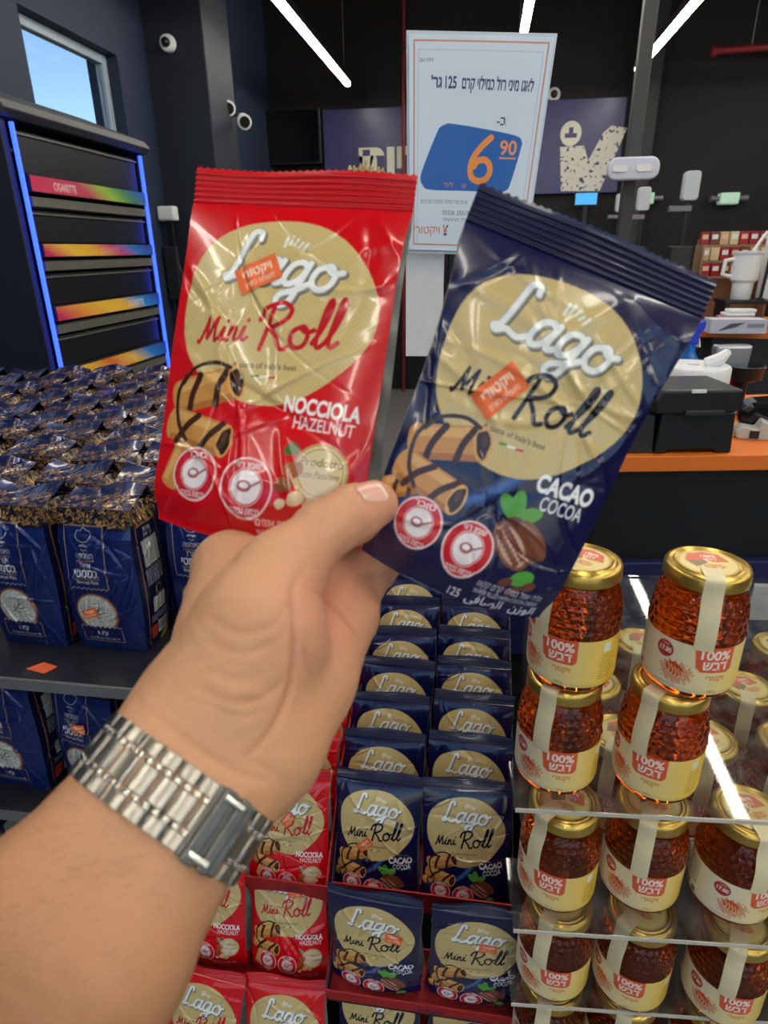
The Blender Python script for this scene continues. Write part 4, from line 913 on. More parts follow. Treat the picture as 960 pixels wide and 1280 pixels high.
# ------------------------------------------------------------------ honey jars on clear acrylic tiers
def acrylic():
    m = bpy.data.materials.new('clear_acrylic'); m.use_nodes = True; nt = m.node_tree; nt.nodes.clear()
    o = nt.nodes.new('ShaderNodeOutputMaterial'); tr = nt.nodes.new('ShaderNodeBsdfTransparent'); gl = nt.nodes.new('ShaderNodeBsdfGlossy'); mx = nt.nodes.new('ShaderNodeMixShader'); fr = nt.nodes.new('ShaderNodeFresnel')
    df = nt.nodes.new('ShaderNodeBsdfDiffuse'); mx2 = nt.nodes.new('ShaderNodeMixShader'); nz = nt.nodes.new('ShaderNodeTexNoise'); nz.inputs['Scale'].default_value = 55; nz.inputs['Detail'].default_value = 7
    rp = nt.nodes.new('ShaderNodeMapRange'); rp.inputs[1].default_value = .4; rp.inputs[2].default_value = .8; rp.inputs[3].default_value = .01; rp.inputs[4].default_value = .12
    tc = nt.nodes.new('ShaderNodeTexCoord'); nt.links.new(tc.outputs['Object'], nz.inputs['Vector']); nt.links.new(nz.outputs['Fac'], rp.inputs[0])
    tr.inputs[0].default_value = (.90, .91, .90, 1); gl.inputs['Roughness'].default_value = .03; fr.inputs[0].default_value = 1.49; df.inputs[0].default_value = lin4((170, 172, 172))
    ge = nt.nodes.new('ShaderNodeNewGeometry'); mu = nt.nodes.new('ShaderNodeMath'); mu.operation = 'MULTIPLY'; iv = nt.nodes.new('ShaderNodeMath'); iv.operation = 'SUBTRACT'; iv.inputs[0].default_value = 1; nt.links.new(ge.outputs['Backfacing'], iv.inputs[1]); nt.links.new(iv.outputs[0], mu.inputs[1]); nt.links.new(fr.outputs[0], mu.inputs[0]); nt.links.new(mu.outputs[0], mx.inputs[0]); nt.links.new(tr.outputs[0], mx.inputs[1]); nt.links.new(gl.outputs[0], mx.inputs[2])
    nt.links.new(rp.outputs[0], mx2.inputs[0]); nt.links.new(mx.outputs[0], mx2.inputs[1]); nt.links.new(df.outputs[0], mx2.inputs[2]); nt.links.new(mx2.outputs[0], o.inputs[0]); return m
m_acr = acrylic()
def honey_mat():
    m = mat('amber_honey', (208, 84, 9), .05, trans=.93, ior=1.42, coat=.0, vary=.05, spec=.6); return m
m_honey = honey_mat()
m_gold = mat('gold_lid', (206, 172, 88), .28, metal=.85, bscale=200)
JR, JH = .0368, .112
def label_art():
    cv = Canvas(190, 46, 7, (238, 226, 190)); x = np.arange(cv.nx) / cv.res; c0, c1, c2 = lin((236, 228, 202)), lin((240, 214, 140)), lin((240, 196, 60))
    for ch in range(3): cv.a[..., ch] = np.interp(x, [0, 60, 110, 150, 190], [c0[ch], c0[ch], c1[ch], c2[ch], c2[ch]])[None]
    cv.rect(12, 14, 34, 38, (206, 208, 196)); r = random.Random(2)
    for k in range(9): 
        for xx in (14, 25): cv.rect(xx, 16 + k * 2.4, xx + r.uniform(4, 8), 16.8 + k * 2.4, (120, 124, 118))
    cv.frame(12, 14, 34, 38, .4, (120, 124, 118)); cv.rect(10, 40, 36, 41, (90, 84, 60))
    for k in range(12): cv.rect(10 + k * 1.2, 3, 10.6 + k * 1.2 + (k % 3) * .2, 11, (60, 62, 90))
    cv.rect(28, 2.5, 34, 9, (110, 80, 150))
    cv.ellipse(60, 35, 7.8, 7.6, (180, 24, 40)); cv.text('17.80', 60.5, 32.5, 6.2, (250, 235, 230), bold=.03, width=11); cv.text(heb('מחיר'), 60, 38.6, 3, (250, 235, 230))
    # honeycomb with dipper
    for i in range(-8, 9):
        for j in range(-7, 8):
            xx, yy = 72 + i * 1.75 + (j % 2) * .87, 17 + j * 1.5 
            d = ((xx - 72) / 13.5) ** 2 + ((yy - 17) / 10.5) ** 2 + .3 * math.sin(i * 2.1 + j)
            if d < 1: cv.ellipse(xx, yy, .72, .66, (202, 66, 40) if d < .75 else (222, 120, 60))
    cv.ellipse(71, 20, 8, 5.5, (206, 70, 44), -25)
    for k in range(5): cv.stroke([(65 + k * 3, 24 - k * 1.2), (67 + k * 3, 19 - k * 1.2), (66 + k * 3, 15 - k)], .9, (246, 200, 130), 4)
    cv.poly([(84, 46), (118, 46), (118, 26), (115, 22.5), (91, 22.5), (87, 26)], (226, 92, 58))
    cv.text('100%', 102.5, 34.8, 11.5, (252, 244, 232), bold=.02, width=25); cv.text(heb('דבש'), 103, 25.2, 12, (252, 244, 232), bold=.02, width=21)
    cv.text(heb('ויקטורי'), 105, 15, 7, (206, 96, 40), width=16, bold=.015); cv.rect(54, 4.2, 74, 4.8, (180, 150, 80)); cv.text('500 g', 104, 3, 3.4, (120, 96, 40))
    cv.rect(142, 34, 150, 42, (226, 228, 214))
    for k in range(10): cv.rect(138 + r.uniform(0, 3), 8 + k * 2.5, 156 + r.uniform(-4, 2), 8.8 + k * 2.5, (150, 116, 40), .8)
    return cv
LA = label_art()
def lid_art():
    cv = Canvas(60, 60, 5, (206, 172, 88)); cv.ellipse(30, 30, 27, 27, (232, 210, 140)); cv.poly([(8, 34), (14, 50), (30, 56), (46, 50), (52, 34), (36, 32), (30, 36)], (222, 104, 70), .95)
    cv.text('100%', 34, 43, 7.5, (250, 240, 226), bold=.02); cv.text(heb('דבש'), 34, 36, 7.5, (250, 240, 226), bold=.02); cv.poly([(9, 34), (16, 20), (30, 30), (28, 36)], (120, 84, 76), .8)
    for i in range(-7, 8):
        for j in range(-3, 4):
            if (i / 7) ** 2 + (j / 3.5) ** 2 < 1: cv.ellipse(34 + i * 1.7 + (j % 2) * .8, 22 + j * 1.5, .7, .6, (206, 80, 46))
    return cv
LI = lid_art()
m_label = mat('jar_label_paper', rough=.4, vc=True, coat=.15); m_sealp = mat('cream_seal_paper', (226, 212, 172), .55, bump=.2, bscale=90)
# meshes
def prof_r(z):
    return np.interp(z, [0, .002, .006, .014, .052, .06, .078, .09, .096, .0985, .103], [.028, .032, .0352, JR, JR, JR * .995, .0350, .0318, .0295, .029, .029])
nu, nv = 150, 90
zz = np.concatenate([np.linspace(0, .014, 12), np.linspace(.016, .103, nv - 12)]); th = np.linspace(0, 2 * np.pi, nu, endpoint=False)
rr = prof_r(zz)[:, None] + 0 * th[None]
# raised honeycomb on the shoulder
px = th[None] * JR; pz = zz[:, None]; s_ = .0085
row = np.round(pz / (s_ * .866)); xo = (px - (row % 2) * s_ / 2) / s_; dx = (xo - np.round(xo)) * s_; dz = pz - row * s_ * .866
dd = np.sqrt(dx ** 2 + dz ** 2); env = np.clip((pz - .053) / .004, 0, 1) * np.clip((.094 - pz) / .006, 0, 1)
rr = rr + .0014 * np.clip(1 - (dd / (s_ * .5)) ** 2, -.3, 1) * env
P = np.stack([rr * np.cos(th), rr * np.sin(th), pz + 0 * th[None]], -1)
F = grid_faces(nv, nu, True); V0 = P.reshape(-1, 3); nb = len(V0)
V0 = np.vstack([V0, [[0, 0, .003], [0, 0, .103]]]); k = np.arange(nu); kn = (k + 1) % nu
capf = np.concatenate([np.stack([k * 0 + nb, kn, k, k * 0 + nb], 1)[:, :3], np.stack([k * 0 + nb + 1, (nv - 1) * nu + k, (nv - 1) * nu + kn], 1)])
bmj = np_mesh('jar_body', V0, np.vstack([F[:, [0, 1, 2]], F[:, [0, 2, 3]], capf]), m_honey)
la_u, la_v = 300, 76; A = 172 / 1000 / JR; a_ = np.linspace(-A / 2, A / 2, la_u)[None] - np.pi / 2; z_ = np.linspace(.010, .055, la_v)[:, None]
rl_ = prof_r(z_) + .0006
ML = grid_mesh('label', np.stack([rl_ * np.cos(a_), rl_ * np.sin(a_), z_ + 0 * a_], -1), m_label, LA.sample(la_u, la_v))
LR = .0325
MLID = MB().lathe([(LR - .002, .0992), (LR, .1000), (LR, .1085), (LR - .0012, .1108), (LR - .004, JH), (LR - .006, JH - .0012), (LR - .0075, JH - .0002), (LR - .009, JH - .0014), (0, JH - .0014)], 64, cap=False).mesh('lid', m_gold, smooth=True)
g = 61; xs = np.linspace(-1, 1, g); X, Y = np.meshgrid(xs, xs); rad = np.maximum(np.abs(X), np.abs(Y)); ln = np.sqrt(X ** 2 + Y ** 2) + 1e-9
X2, Y2 = X * rad / ln, Y * rad / ln; R_ = LR - .0095
cs = LI.sample(240, 240); ci = cs[np.clip(((Y2 + 1) / 2 * 239).astype(int), 0, 239), np.clip(((X2 + 1) / 2 * 239).astype(int), 0, 239)]
MLP = grid_mesh('lid_print', np.stack([X2 * R_, Y2 * R_, np.full_like(X2, JH - .0009)], -1), m_label, ci)
# paper seal from lid down over the shoulder
path = [(.012, JH + .0004), (.022, JH + .0004), (LR - .003, JH + .0005), (LR + .0006, .110), (LR + .0008, .1), (.0345, .0915), (.0368, .083), (.0382, .075), (.0388, .062), (.0380, .052)]
pp = spline(path, 5); wv = np.linspace(-.0075, .0075, 9)
def seal(ang):
    rows = []
    for r0, z0 in pp:
        rows.append([(r0 * math.sin(0) + w, -math.sqrt(max(0, r0 * r0 - w * w)), z0) for w in wv])
    P = np.array(rows); c, s = math.cos(ang), math.sin(ang); Q = P.copy(); Q[..., 0] = P[..., 0] * c - P[..., 1] * s; Q[..., 1] = P[..., 0] * s + P[..., 1] * c
    return grid_mesh('paper_seal', Q, m_sealp, flip=True)
SEALS = [seal(a) for a in (-.12, -.3)]
def jar(label, loc, rz, group, seal_i=0, lidrot=0.):
    t = thing('honey_jar', label, 'honey jar', loc, (0, 0, rz), group)
    link('jar_body', bmj, t); link('label', ML, t); l = link('lid', MLID, t); link('lid_print', MLP, l, rot=(0, 0, lidrot)); link('paper_seal', SEALS[seal_i], t)
    return t
A0Z, A1Z, A2Z, A3Z = 1.022, .892, .762, .632; TS = .004
def camrot(p): return math.atan2(p.y, p.x) - math.pi / 2          # heading from the camera to p
def face(p, off): return camrot(p) + off
gA = 'honey jars stacked on the top acrylic sheet'
SLp, SRp = at_z(692, 962, A0Z), at_z(815, 972, A0Z)
jar('lower amber honey jar of the stack beside the wafer tray', (SLp.x, SLp.y, A0Z), face(SLp, -.05), gA, 1)
jar('upper amber honey jar of the stack beside the wafer tray', (SLp.x + .003, SLp.y + .002, A0Z + JH), face(SLp, -.42), gA, 1)
jar('lower amber honey jar of the stack farther from the wafer tray', (SRp.x, SRp.y, A0Z), face(SRp, -.28), gA, 0)
jar('upper amber honey jar of the stack farther from the wafer tray', (SRp.x + .012, SRp.y + .004, A0Z + JH), face(SRp, .34), gA, 0)
gB = 'honey jars under the top acrylic sheet'; gC = 'honey jars on the lower acrylic sheet'
j1 = [at_z(693, 1104, A1Z), at_z(796, 1104, A1Z), at_z(908, 1118, A1Z)]
j2 = [at_z(688, 1212, A2Z), at_z(784, 1224, A2Z), at_z(897, 1242, A2Z)]
place = ['beside the wafer tray', 'under the farther stack', 'right of the stacks']
for i, p in enumerate(j1): jar(f'dark honey jar under the top acrylic sheet, front row, {["first", "second", "third"][i]} from the wafer tray', (p.x, p.y, A1Z), face(p, [-.3, .12, .75][i]), gB, [1, 0, 0][i])
for i, p in enumerate(j2): jar(f'dark honey jar under the middle acrylic sheet, front row, {["first", "second", "third"][i]} from the wafer tray', (p.x, p.y, A2Z), face(p, [.0, -.1, .3][i]), gC, [1, 1, 0][i])
yaw = R(4.0); ux, vx = Vector((math.cos(yaw), math.sin(yaw), 0)), Vector((-math.sin(yaw), math.cos(yaw), 0))
b0 = j1[1]; nth = ['front', 'second', 'third', 'fourth', 'fifth']
for r_ in range(1, 4):
    for c_ in range(0, 5):
        p = b0 + ux * (.088 * c_ - .008 * r_) + vx * (.088 * r_)
        jar(f'honey jar seen by its lid under the top acrylic sheet, {nth[r_]} row, {["first", "second", "third", "fourth", "fifth"][c_]} column', (p.x, p.y, A1Z), face(p, random.uniform(-.6, .6)), gB, 0, random.uniform(-.5, .5))
p = j1[2] + ux * .09; jar('dark honey jar under the top acrylic sheet, front row, fourth from the wafer tray', (p.x, p.y, A1Z), face(p, .2), gB, 0)
p = j2[2] + ux * .09; jar('dark honey jar under the middle acrylic sheet, front row, fourth from the wafer tray', (p.x, p.y, A2Z), face(p, .2), gC, 0)
for i, p in enumerate(j2):
    jar(f'dark honey jar below the lowest acrylic sheet, front row, {["first", "second", "third"][i]} from the wafer tray', (p.x + .004, p.y + .004, A3Z), face(p, .2 * i), 'honey jars on the lowest level', 0)
hs = thing('acrylic_tier_display', 'clear acrylic tiered display holding the honey jars', 'display stand', (b0.x, b0.y, 0), (0, 0, yaw))
IM = (Matrix.Translation(b0 * 1) @ Matrix.Rotation(yaw, 4, 'Z')); IM.translation.z = 0; IM = IM.inverted()
def loc(px, py, z): return IM @ at_z(px, py, z)
f0 = loc(744, 1015, A0Z); f1 = loc(645, 1016, A0Z)
for z, fy, lx in ((A0Z, f0.y, f1.x), (A1Z, loc(642, 1161, A1Z).y, loc(642, 1161, A1Z).x), (A2Z, loc(639, 1253, A2Z).y, loc(639, 1253, A2Z).x)):
    MB().box(lx, f0.x - .0008, fy, j1[0].y - b0.y + .032, z - TS, z).build('left_sheet', m_acr, hs, bevel=.0004, seg=1)
    MB().box(lx, .46, fy - .0012, fy, z - TS, z).build('front_edge', mat('frosted_acrylic_edge', (196, 194, 182), .35), hs)
    MB().box(f0.x, .46, fy, .40 if z == A0Z else .38, z - TS, z).build('main_sheet', m_acr, hs, bevel=.0004, seg=1)
MB().box(f0.x, .46, .395, .40, A3Z, A0Z + .006).build('back_sheet', m_acr, hs, bevel=.0004, seg=1)
for x in (f0.x + .001, .455): 
    MB().box(x, x + .003, .34, .395, A3Z, A0Z - TS).build('upright', m_acr, hs)
m_pl = mat('dark_brown_plinth', (40, 30, 28), .5); MB().box(f0.x + .003, .46, -.09, .40, 0.0, A3Z).build('plinth', m_pl, hs); MB().box(lx, f0.x, -.07, .03, A3Z - TS, A3Z).build('left_sheet', m_acr, hs); MB().box(f0.x - .028, f0.x, -.07, .02, 0.0, A3Z - TS).build('side_plinth', m_pl, hs)
nt_ = MB().box(.262, .332, .392, .3945, A0Z - .06, A0Z + 0.0).build('note_card', m_white, hs)
# ------------------------------------------------------------------ the two pouches in the hand
def hero(kind, loc, rot, Wd, H, D, label, sticker, seed, taper):
    sh = PouchShape(Wd, H, D, seed, amp=.0013, n=36, vt=.90, taper=taper)
    return add_pouch(pouch_meshes(sh, kind, 290, 420), sh, label, loc, rot, None, sticker, s=1.25)
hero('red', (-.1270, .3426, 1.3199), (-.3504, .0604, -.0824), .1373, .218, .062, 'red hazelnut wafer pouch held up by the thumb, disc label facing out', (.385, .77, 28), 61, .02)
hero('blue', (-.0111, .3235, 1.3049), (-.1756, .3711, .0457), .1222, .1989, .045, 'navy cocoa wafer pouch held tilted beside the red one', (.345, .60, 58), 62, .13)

# ------------------------------------------------------------------ hand and forearm: one continuous skin from a smooth distance field
def cs(px, py, d): return np.array([(px - 480) / FOC * d, -(py - 640) / FOC * d, -d])
def V3(p): return np.array(cs(*p))
W0, F1, F0, Fm = (226, 984, .252), (92, 1172, .226), (-120, 1470, .205), (-20, 1330, .212)
ax = V3(W0) - V3(F1); ax /= np.linalg.norm(ax)
e1 = np.cross(ax, [0, 0, 1.]); e1 /= np.linalg.norm(e1)      # across the wrist, towards lower right
e2 = np.cross(e1, ax); e2 /= np.linalg.norm(e2)
if e2[2] < 0: e2 = -e2                                       # towards the viewer
CH = []                                                       # capsules: (a, b, ra, rb, k)
def cap(a, b, ra, rb, k=.012): CH.append((np.asarray(a, float), np.asarray(b, float), ra, rb, k))
off = .0125
EL = np.array([-.262, -.362, -.165])
for s in (-1, 1): cap(EL + e1 * s * .014, V3(F0) + e1 * s * .018, .036, .036, .01)
for s in (-1, 1):
    cap(V3(F0) + e1 * s * .018, V3(F1) + e1 * s * .0135, .036, .0285, .01); cap(V3(F1) + e1 * s * .0135, V3(W0) + e1 * s * off, .0285, .0225, .01)
cap(V3(W0) - e1 * off, V3((250, 900, .272)) - e1 * .006, .0222, .022); cap(V3(W0) + e1 * off, V3((330, 925, .275)), .0222, .021)
MC = {'i': (288, 710, .366), 'm': (346, 718, .370), 'r': (398, 734, .368), 'p': (434, 768, .356)}
base = {'i': (246, 905, .272), 'm': (274, 915, .276), 'r': (302, 925, .278), 'p': (328, 935, .276)}
for k in 'imrp': cap(V3(base[k]), V3(MC[k]), .021 if k != 'p' else .019, {'i': .0200, 'm': .0185, 'r': .0168, 'p': .0145}[k], .016)
cap(V3((334, 938, .272)), V3((385, 850, .305)), .0185, .0175, .018)         # hypothenar
cap(V3((385, 850, .305)), V3((428, 772, .345)), .0175, .015, .018)
fing = {'i': [(288, 710, .366), (296, 680, .420), (318, 615, .456), (334, 570, .456), (344, 540, .448)], 'm': [(346, 718, .370), (362, 688, .422), (390, 622, .452), (406, 576, .450), (416, 548, .442)],
        'r': [(398, 734, .368), (436, 694, .400), (500, 615, .418), (545, 570, .418), (572, 545, .412)], 'p': [(434, 768, .356), (470, 716, .388), (526, 668, .406), (560, 640, .408), (584, 622, .402)]}
fr = {'i': (.0190, .0125, .0095, .0085, .0075), 'm': (.0175, .0118, .0098, .0088, .0078), 'r': (.016, .0115, .0095, .0085, .0074), 'p': (.014, .0105, .0083, .0074, .0066)}
for k in 'imrp':
    for j in range(4): cap(V3(fing[k][j]), V3(fing[k][j + 1]), fr[k][j], fr[k][j + 1], .010 if j == 0 else .005)
# thumb and thenar
cap(V3((262, 893, .270)), V3((318, 778, .283)), .024, .0225, .018)
cap(V3((318, 778, .283)), V3((350, 716, .296)), .0225, .0178, .016)
cap(V3((300, 850, .274)), V3((330, 800, .280)), .024, .024, .018)
cap(V3((350, 716, .296)), V3((404, 664, .311)), .0172, .0141, .012)
cap(V3((404, 664, .311)), V3((440, 643, .321)), .0143, .0145, .006)
cap(V3((440, 643, .321)), V3((468, 630, .328)), .0143, .0123, .005)
cap(V3((300, 738, .345)), V3((345, 738, .318)), .012, .013, .02)            # web
def field(X, Y, Z):
    d = None
    for a, b, ra, rb, k in CH:
        ab = b - a; L2 = ab @ ab; px_, py_, pz_ = X - a[0], Y - a[1], Z - a[2]
        t = np.clip((px_ * ab[0] + py_ * ab[1] + pz_ * ab[2]) / L2, 0, 1).astype(np.float32)
        q = np.sqrt((px_ - t * ab[0]) ** 2 + (py_ - t * ab[1]) ** 2 + (pz_ - t * ab[2]) ** 2) - (ra + (rb - ra) * t)
        if d is None: d = q
        else:
            h = np.maximum(k - np.abs(d - q), 0) / k; d = np.minimum(d, q) - h * h * k * .25
    return d
def surface_nets(lo, hi, h):
    xs, ys, zs = [np.arange(lo[i], hi[i], h, dtype=np.float32) for i in range(3)]
    S = np.full((len(xs), len(ys), len(zs)), .06, np.float32)
    for a, b, ra, rb, k in CH:                                # each capsule only near itself
        mg = max(ra, rb) + .022; A_, B_ = np.minimum(a, b) - mg, np.maximum(a, b) + mg
        i = [slice(*np.searchsorted(g, (A_[q], B_[q]))) for q, g in enumerate((xs, ys, zs))]
        if any(s.stop <= s.start for s in i): continue
        ab = (b - a).astype(np.float32); L2 = float(ab @ ab); px_, py_, pz_ = xs[i[0]][:, None, None] - np.float32(a[0]), ys[i[1]][None, :, None] - np.float32(a[1]), zs[i[2]][None, None, :] - np.float32(a[2])
        t = np.clip((px_ * ab[0] + py_ * ab[1] + pz_ * ab[2]) / L2, 0, 1)
        q = np.sqrt((px_ - t * ab[0]) ** 2 + (py_ - t * ab[1]) ** 2 + (pz_ - t * ab[2]) ** 2) - (ra + (rb - ra) * t)
        d = S[tuple(i)]; hk = np.maximum(k - np.abs(d - q), 0) / k; S[tuple(i)] = np.minimum(d, q) - hk * hk * k * .25
    n = S.shape; ins = S < 0
    c = [(i, j, k) for i in (0, 1) for j in (0, 1) for k in (0, 1)]
    def sl(A, o): return A[o[0]:n[0] - 1 + o[0], o[1]:n[1] - 1 + o[1], o[2]:n[2] - 1 + o[2]]
    cnt = sum(sl(ins, o).astype(np.int8) for o in c); act = (cnt > 0) & (cnt < 8); idx = np.full(act.shape, -1, np.int32); I = np.argwhere(act); idx[act] = np.arange(len(I))
    acc = np.zeros((len(I), 3)); w = np.zeros(len(I))
    ed = [(a, b) for a in c for b in c if sum(abs(a[q] - b[q]) for q in range(3)) == 1 and a < b]
    for a, b in ed:
        va = S[I[:, 0] + a[0], I[:, 1] + a[1], I[:, 2] + a[2]]; vb = S[I[:, 0] + b[0], I[:, 1] + b[1], I[:, 2] + b[2]]
        m = (va < 0) != (vb < 0); t = np.where(m, va / np.where(m, va - vb, 1), 0)
        acc += m[:, None] * (np.array(a)[None] + t[:, None] * (np.array(b) - np.array(a))[None]); w += m
    V = (I + acc / w[:, None]) * h + np.array([xs[0], ys[0], zs[0]]); F = []
    for axis in range(3):
        o = [0, 0, 0]; o[axis] = 1
        A = ins[:n[0] - o[0], :n[1] - o[1], :n[2] - o[2]]; B = ins[o[0]:, o[1]:, o[2]:]; E = np.argwhere(A != B)
        u, v = [q for q in range(3) if q != axis]; E = E[(E[:, u] > 0) & (E[:, v] > 0) & (E[:, u] < n[u] - 1) & (E[:, v] < n[v] - 1)]
        def at(du, dv):
            q = E.copy(); q[:, u] -= du; q[:, v] -= dv; return idx[q[:, 0], q[:, 1], q[:, 2]]
        f = np.stack([at(1, 1), at(0, 1), at(0, 0), at(1, 0)], 1); fl = ins[E[:, 0], E[:, 1], E[:, 2]] ^ (axis == 1); f[~fl] = f[~fl][:, ::-1]; F.append(f)
    F = np.concatenate(F); return V, F[(F >= 0).all(1)]
HV, HF = surface_nets(np.array([-.320, -.425, -.475]), np.array([.075, .075, -.095]), .0014)
# surface detail: skin creases pressed in along drawn lines, knuckle and tendon softness
def grad(V, e=.0008):
    g = np.stack([field(V[:, 0] + e * (i == 0), V[:, 1] + e * (i == 1), V[:, 2] + e * (i == 2)) - field(V[:, 0] - e * (i == 0), V[:, 1] - e * (i == 1), V[:, 2] - e * (i == 2)) for i in range(3)], 1)
    return g / (np.linalg.norm(g, axis=1, keepdims=True) + 1e-9)
HN = grad(HV); vpx = 480 - FOC * HV[:, 0] / HV[:, 2]; vpy = 640 + FOC * HV[:, 1] / HV[:, 2]; front = HN[:, 2] > -.1
CRS = [([(383, 705), (366, 738), (369, 797), (360, 869), (330, 925), (300, 950)], 1.0, 5), ([(384, 734), (412, 752), (434, 774), (453, 800)], .8, 4), ([(376, 800), (384, 830), (393, 861)], .5, 4),
       ([(185, 885), (240, 930), (300, 965), (360, 980)], .8, 5), ([(300, 940), (340, 965), (372, 975)], .5, 4), ([(258, 770), (300, 790), (340, 780), (364, 745)], .55, 5), ([(250, 800), (300, 815), (345, 800), (368, 768)], .4, 5),
       ([(242, 858), (290, 878), (335, 868), (362, 835)], .6, 5), ([(246, 872), (300, 895), (340, 885)], .45, 4), ([(255, 835), (300, 850), (350, 830)], .35, 5), ([(398, 690), (386, 672), (392, 650)], .3, 3), ([(408, 690), (398, 668), (404, 640)], .4, 3),
       ([(462, 712), (470, 735), (474, 752)], .5, 3)]
dep = np.zeros(len(HV)); redd = np.zeros(len(HV))
for pts, a, wpx in CRS:
    q = spline(pts, 14); d2 = np.full(len(HV), 1e9)
    sel = front & (vpx > q[:, 0].min() - 20) & (vpx < q[:, 0].max() + 20) & (vpy > q[:, 1].min() - 20) & (vpy < q[:, 1].max() + 20)
    dd2 = ((vpx[sel, None] - q[None, :, 0]) ** 2 + (vpy[sel, None] - q[None, :, 1]) ** 2); am = dd2.argmin(1); tt = am / (len(q) - 1); fall = np.sin(np.pi * np.clip(tt * .86 + .07, 0, 1))
    gk = np.exp(-dd2.min(1) / (wpx * .8) ** 2) * a * fall; dep[sel] += gk * .0019; redd[sel] = np.maximum(redd[sel], gk)
HV2 = HV - HN * dep[:, None]
HV2 += HN * (.00022 * np.sin(HV[:, :1] * 420 + 3 * np.sin(HV[:, 1:2] * 260)) * np.sin(HV[:, 1:2] * 380 + HV[:, 2:] * 300))
def sm(V, it, lam):
    E = np.unique(np.sort(np.concatenate([HF[:, [0, 1]], HF[:, [1, 2]], HF[:, [2, 3]], HF[:, [3, 0]]]), 1), axis=0); deg = np.bincount(E.ravel(), minlength=len(V))[:, None]
    for _ in range(it):
        A = np.zeros_like(V); 
        for ch in range(3): A[:, ch] = np.bincount(E[:, 0], V[E[:, 1], ch], len(V)) + np.bincount(E[:, 1], V[E[:, 0], ch], len(V))
        V = V + lam * (A / np.maximum(deg, 1) - V)
    return V
HV2 = sm(HV2, 2, .4)
# skin colour: paler inner wrist, pinker palm and fingertips, redder crease lines with shade painted in
skin = np.tile(lin((206, 154, 116)), (len(HV), 1)); 
def blend(c, w): 
    global skin
    skin = skin * (1 - w[:, None]) + lin(c)[None] * w[:, None]
tfore = np.clip((HV - V3(W0)) @ ax / -.1, 0, 1); blend((166, 110, 70), tfore * .95)  # browner forearm, with its shade painted into the tone too
palm = np.exp(-(((vpx - 420) / 75) ** 2 + ((vpy - 760) / 90) ** 2)); blend((218, 150, 126), palm * .7)
tip = np.exp(-(((vpx - 475) / 32) ** 2 + ((vpy - 630) / 34) ** 2)) * (HV[:, 2] > -.355); blend((222, 150, 124), tip * .6)
blend((176, 108, 80), np.clip(redd, 0, 1) * .45)
pat = .5 + .5 * np.sin(HV[:, 0] * 300 + 2 * np.sin(HV[:, 1] * 210)) * np.sin(HV[:, 1] * 260 + HV[:, 2] * 190); blend((206, 146, 112), pat * .16)
CM = CAM.matrix_world.copy(); R3 = np.array(CM.to_3x3()); T3 = np.array(CM.translation)
def to_world(V): return V @ R3.T + T3
wrist_w = to_world(V3(W0)[None])[0]
m_skin = mat('skin', rough=.46, vc=True, sss=.12, bump=.22, bscale=900, spec=.4)
person = thing('person', 'bare left forearm and hand of a person holding up two pouches', 'person', wrist_w)
body = link('arm_and_hand', np_mesh('arm_and_hand', to_world(HV2) - wrist_w, HF, m_skin, skin), person)
# thumbnail, laid on the thumb's outer side
def proj_surf(a, n):                                         # march from outside along -n onto the skin
    p = a + n * .03
    for _ in range(60):
        d = float(field(np.array([p[0]]), np.array([p[1]]), np.array([p[2]]))[0])
        if d < 1e-5: break
        p = p - n * d * .9
    return p
tA, tB = V3((440, 643, .321)), V3((473, 627, .328)); td = (tB - tA) / np.linalg.norm(tB - tA); tn = np.array([-.12, .42, .9]); tn -= td * (tn @ td); tn /= np.linalg.norm(tn); tsd = np.cross(td, tn)
rowsN = []; nL, nW = 16, 13
for i in range(nL):
    s = i / (nL - 1); w = .0066 * (1 - .25 * (1 - s) ** 2) * (math.sqrt(max(0, 1 - max(0, (s - .8) / .2 * .7) ** 2)) if s > .8 else 1) * (math.sqrt(max(0, 1 - ((.2 - s) / .2 * .8) ** 2)) if s < .2 else 1)
    rowsN.append([proj_surf(tA + td * (.003 + s * .0145) + tsd * w * k, tn) + tn * (.0004 + .0003 * (1 - k * k)) for k in np.linspace(-1, 1, nW)])
PN = np.array(rowsN); colN = np.tile(lin((226, 170, 152)), (nL, nW, 1)); colN[-2:] = lin((236, 214, 196)); colN[:2] = lin((226, 190, 176))
link('thumbnail', grid_mesh('thumbnail', (to_world(PN.reshape(-1, 3)) - wrist_w).reshape(nL, nW, 3), mat('nail', rough=.28, vc=True, coat=.3), colN, flip=True), person)['label'] = 'pink thumbnail'
# fine arm hair
rng = np.random.default_rng(5); hs_v, hs_f = [], []
dist_w = (V3(W0) - HV) @ ax; cand = np.where((dist_w > .02) & (dist_w < .19) & ((HV - V3(W0)) @ e1 < .025) & (HN[:, 2] > -.5))[0]
wt = np.clip(.6 - ((HV[cand] - V3(W0)) @ e1) / .04, .05, 1); pick = rng.choice(cand, 900, replace=False, p=wt / wt.sum())
for i in pick:
    p = HV2[i]; n = HN[i]; d = -ax * .55 - e1 * .35 + n * rng.uniform(.25, .8) + rng.normal(0, .2, 3); d /= np.linalg.norm(d); L = rng.uniform(.004, .009); sd = np.cross(d, n); sd /= np.linalg.norm(sd) + 1e-9; k = len(hs_v); r0 = .00005
    m_ = p + d * L * .5 + n * .0006; e_ = p + d * L
    hs_v += [p + sd * r0, p - sd * r0, m_ - sd * r0 * .7, m_ + sd * r0 * .7, e_]; hs_f += [(k, k + 1, k + 2), (k, k + 2, k + 3), (k + 3, k + 2, k + 4)]
hr = link('arm_hair', np_mesh('arm_hair', to_world(np.array(hs_v)) - wrist_w, np.array(hs_f), mat('dark_arm_hair', (70, 46, 34), .6)), person); hr['kind'] = 'stuff'

